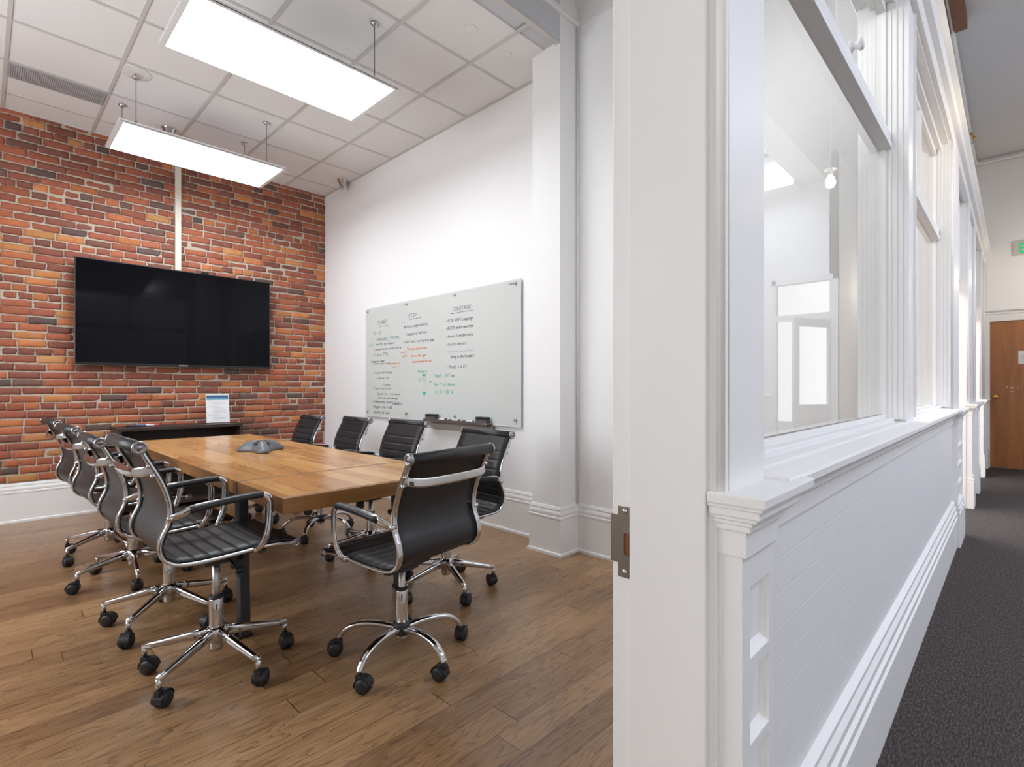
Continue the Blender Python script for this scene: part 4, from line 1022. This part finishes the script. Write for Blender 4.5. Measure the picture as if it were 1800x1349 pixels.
for i, (y, rz) in enumerate(((3.86,88),(3.765,93),(3.67,90),(3.575,86),(3.475,92),(3.40,70))):
    q = ('first','second','third','fourth','fifth')[i] if i < 5 else None
    marker(XR-.072+(.014 if i % 2 else -.014), y-.01, TZ_-.001, R(rz), M['white'], M['mk_black'], ('%s marker from the left eraser on the tray under the glass board' % q) if q else 'marker lying next to the right eraser on the tray under the glass board', 'markers on the tray')

# ------------------------------------------------------------------ ceiling: light panels and fittings
PZ = 3.243
def panel(x0, x1, y0, y1, label):
    t = thing('light_panel', label, 'light', ((x0+x1)/2, (y0+y1)/2, PZ), 0, 'suspended light panels'); a, b2 = (x1-x0)/2, (y1-y0)/2; f = .014
    fe = .030; m = MB(); m.box(-a-fe,a+fe,-b2-f,b2+f,.003,.024,.002)
    for q in ((-a-fe,-a,-b2-f,b2+f),(a,a+fe,-b2-f,b2+f),(-a,a,-b2-f,-b2),(-a,a,b2,b2+f)): m.box(*q, -.001, .010)
    m.build('panel_frame', M['frame'], t)
    m = MB(); m.box(-a,a,-b2,b2,-.0005,.004); m.build('diffuser', M['led'], t)
    for sx in (-1, 1):
        for sy in (-1, 1):
            xx, yy = sx*.495-.028, sy*(b2-.02)
            m = MB(); m.cyl((xx,yy,.02),(xx,yy,ZC-PZ-.004),.0022,n=8); m.cyl((xx,yy,.022),(xx,yy,.045),.006,n=10); cb = m.build('cable', M['blacksteel'], t)
            m = MB(); m.lathe([(.004,-.026),(.010,-.022),(.026,-.008),(.027,0)], 18, Matrix.Translation((xx,yy,ZC-PZ-.003))); m.build('ceiling_cup', M['steel'], cb)
panel(.775, 1.985, 4.944, 5.555, 'bright rectangular suspended light panel nearer the brick wall')
panel(.775, 1.985, 3.065, 3.655, 'larger-looking bright suspended light panel nearer the camera')
vt = thing('ceiling_vent', 'long grey louvred ceiling vent in the tiled ceiling', 'vent', (.438, 5.525, ZC))
m = MB(); m.box(-.292,.292,-.125,.125,-.010,-.004); m.build('backing', M['dark'], vt)
m = MB()
for q in ((-.294,.294,-.127,-.118),(-.294,.294,.118,.127),(-.294,-.285,-.118,.118),(.285,.294,-.118,.118)): m.box(*q,-.014,-.001)
m.build('vent_frame', M['vent'], vt)
m = MB()
for i in range(46):
    x = -.279+.558*i/45; m.box(x-.0050,x+.0050,-.118,.118,-.0135,-.006)
m.build('louvre_grille', M['vent'], vt)
sp_ = thing('ceiling_speaker', 'flat round white ceiling speaker behind the far light panel cables', 'speaker', (.842, 4.905, ZC))
m = MB(); m.lathe([(0,-.005),(.095,-.005),(.105,-.004),(.11,-.0005)], 36); m.build('cover', M['white'], sp_)
m = MB(); m.lathe([(.0,-.045),(.012,-.044),(.010,-.03),(.006,-.010)], 14); m.build('sensor', M['steel'], sp_)
def sprinkler(x, y, lab, big=1.0):
    t = thing('chrome_ceiling_fitting', lab, 'ceiling fitting', (x, y, ZC))
    m = MB(); m.lathe([(.026*big,-.075*big),(.030*big,-.072*big),(.050*big,-.012*big),(.062*big,-.004),(.062*big,-.001)], 28); m.build('cone', M['chrome'], t)
    m = MB(); m.lathe([(0,-.115*big),(.014*big,-.110*big),(.020*big,-.095*big),(.014*big,-.082*big),(.012*big,-.074*big)], 18); m.build('head', M['steel'], t)
sprinkler(1.245, 5.737, 'small chrome ceiling fitting peeking out above the far light panel')
sprinkler(2.985, 5.70, 'chrome cone fitting on the ceiling by the brick corner above the white wall')
for x, y, lab in ((2.337,2.665,'faint round cover disc in the ceiling tile, the one farther from the pilaster'), (2.70,2.69,'faint round cover disc in the ceiling tile nearest the pilaster')):
    m = MB(); m.lathe([(0,-.003),(.040,-.003),(.045,-.0005)], 28); o = m.build('cover_disc', M['tile'], loc=(x, y, ZC)); tag(o, lab, 'cover', 'round ceiling covers')

# ------------------------------------------------------------------ light
wd = bpy.data.worlds.new('sky'); SC.world = wd; wd.use_nodes = True
bg = wd.node_tree.nodes['Background']; bg.inputs['Color'].default_value = (.80,.89,1.0,1); bg.inputs['Strength'].default_value = 1.6
def area(name, loc, rot, sx, sy, power, col):
    l = bpy.data.lights.new(name, 'AREA'); l.shape = 'RECTANGLE'; l.size = sx; l.size_y = sy; l.energy = power; l.color = col
    o = bpy.data.objects.new(name, l); COL.objects.link(o); o.location = loc; o.rotation_euler = rot; return o
area('skylight_daylight', (3.4,-2.3,4.55), (0,0,0), 6.0, 2.0, 176, (.765,.825,1.0))
area('skylight_far', (7.25,-2.1,4.95), (0,0,0), 1.6, 1.6, 75, (.84,.91,1.0))
area('corridor_window', (-4.9,-1.6,2.0), (0,R(-90),0), 2.6, 3.6, 105, (1.0,.955,.885))
area('next_room_light', (5.9,1.9,3.60), (0,0,0), 4.0, 1.2, 200, (1.0,.98,.96))
area('hall_window', (11.45,-2.5,2.0), (0,R(90),0), 3, 2.4, 30, (1,.99,.97))
area('glass_view_fill', (2.15,.74,3.0), (0,R(-58),0), .5, .3, 6.8, (.96,.985,1.0))  # added unseen fill, brightens the room wall behind the corridor glass
area('meeting_room_fill', (-1.66,3.7,1.9), (0,R(-90),0), 1.8, 2.6, 88, (.92,.97,1.03))  # added ambient fill out of view; the left wall has no opening here

def bulb(name, loc, power, col):
    l = bpy.data.lights.new(name, 'POINT'); l.energy = power; l.color = col; l.shadow_soft_size = .06
    o = bpy.data.objects.new(name, l); COL.objects.link(o); o.location = loc
bulb('corridor_bulb', (9.75,-.45,2.75), 9.5, (1.0,.88,.74))
# ------------------------------------------------------------------ camera (level, 18 mm on 36 mm)
cd = bpy.data.cameras.new('camera'); cam = bpy.data.objects.new('camera', cd); COL.objects.link(cam)
cam.location = (0, 0, 1.198); cam.rotation_euler = (PI/2, 0, -R(45.756)); cd.sensor_width = 36; cd.lens = 36*910.883/1800; cd.shift_y = (680.7-674.5)/1800
cd.clip_start = .02; SC.camera = cam
vs_ = SC.view_settings; SC.display_settings.display_device = 'sRGB'; vs_.view_transform = 'Standard'; vs_.look = 'None'; vs_.exposure = 0; vs_.gamma = 1; vs_.use_curve_mapping = False
cy_ = SC.cycles; cy_.use_denoising = True; cy_.max_bounces = 10; cy_.diffuse_bounces = 6; cy_.glossy_bounces = 5; cy_.transparent_max_bounces = 16; cy_.sample_clamp_indirect = 6; cy_.caustics_reflective = False; cy_.caustics_refractive = False
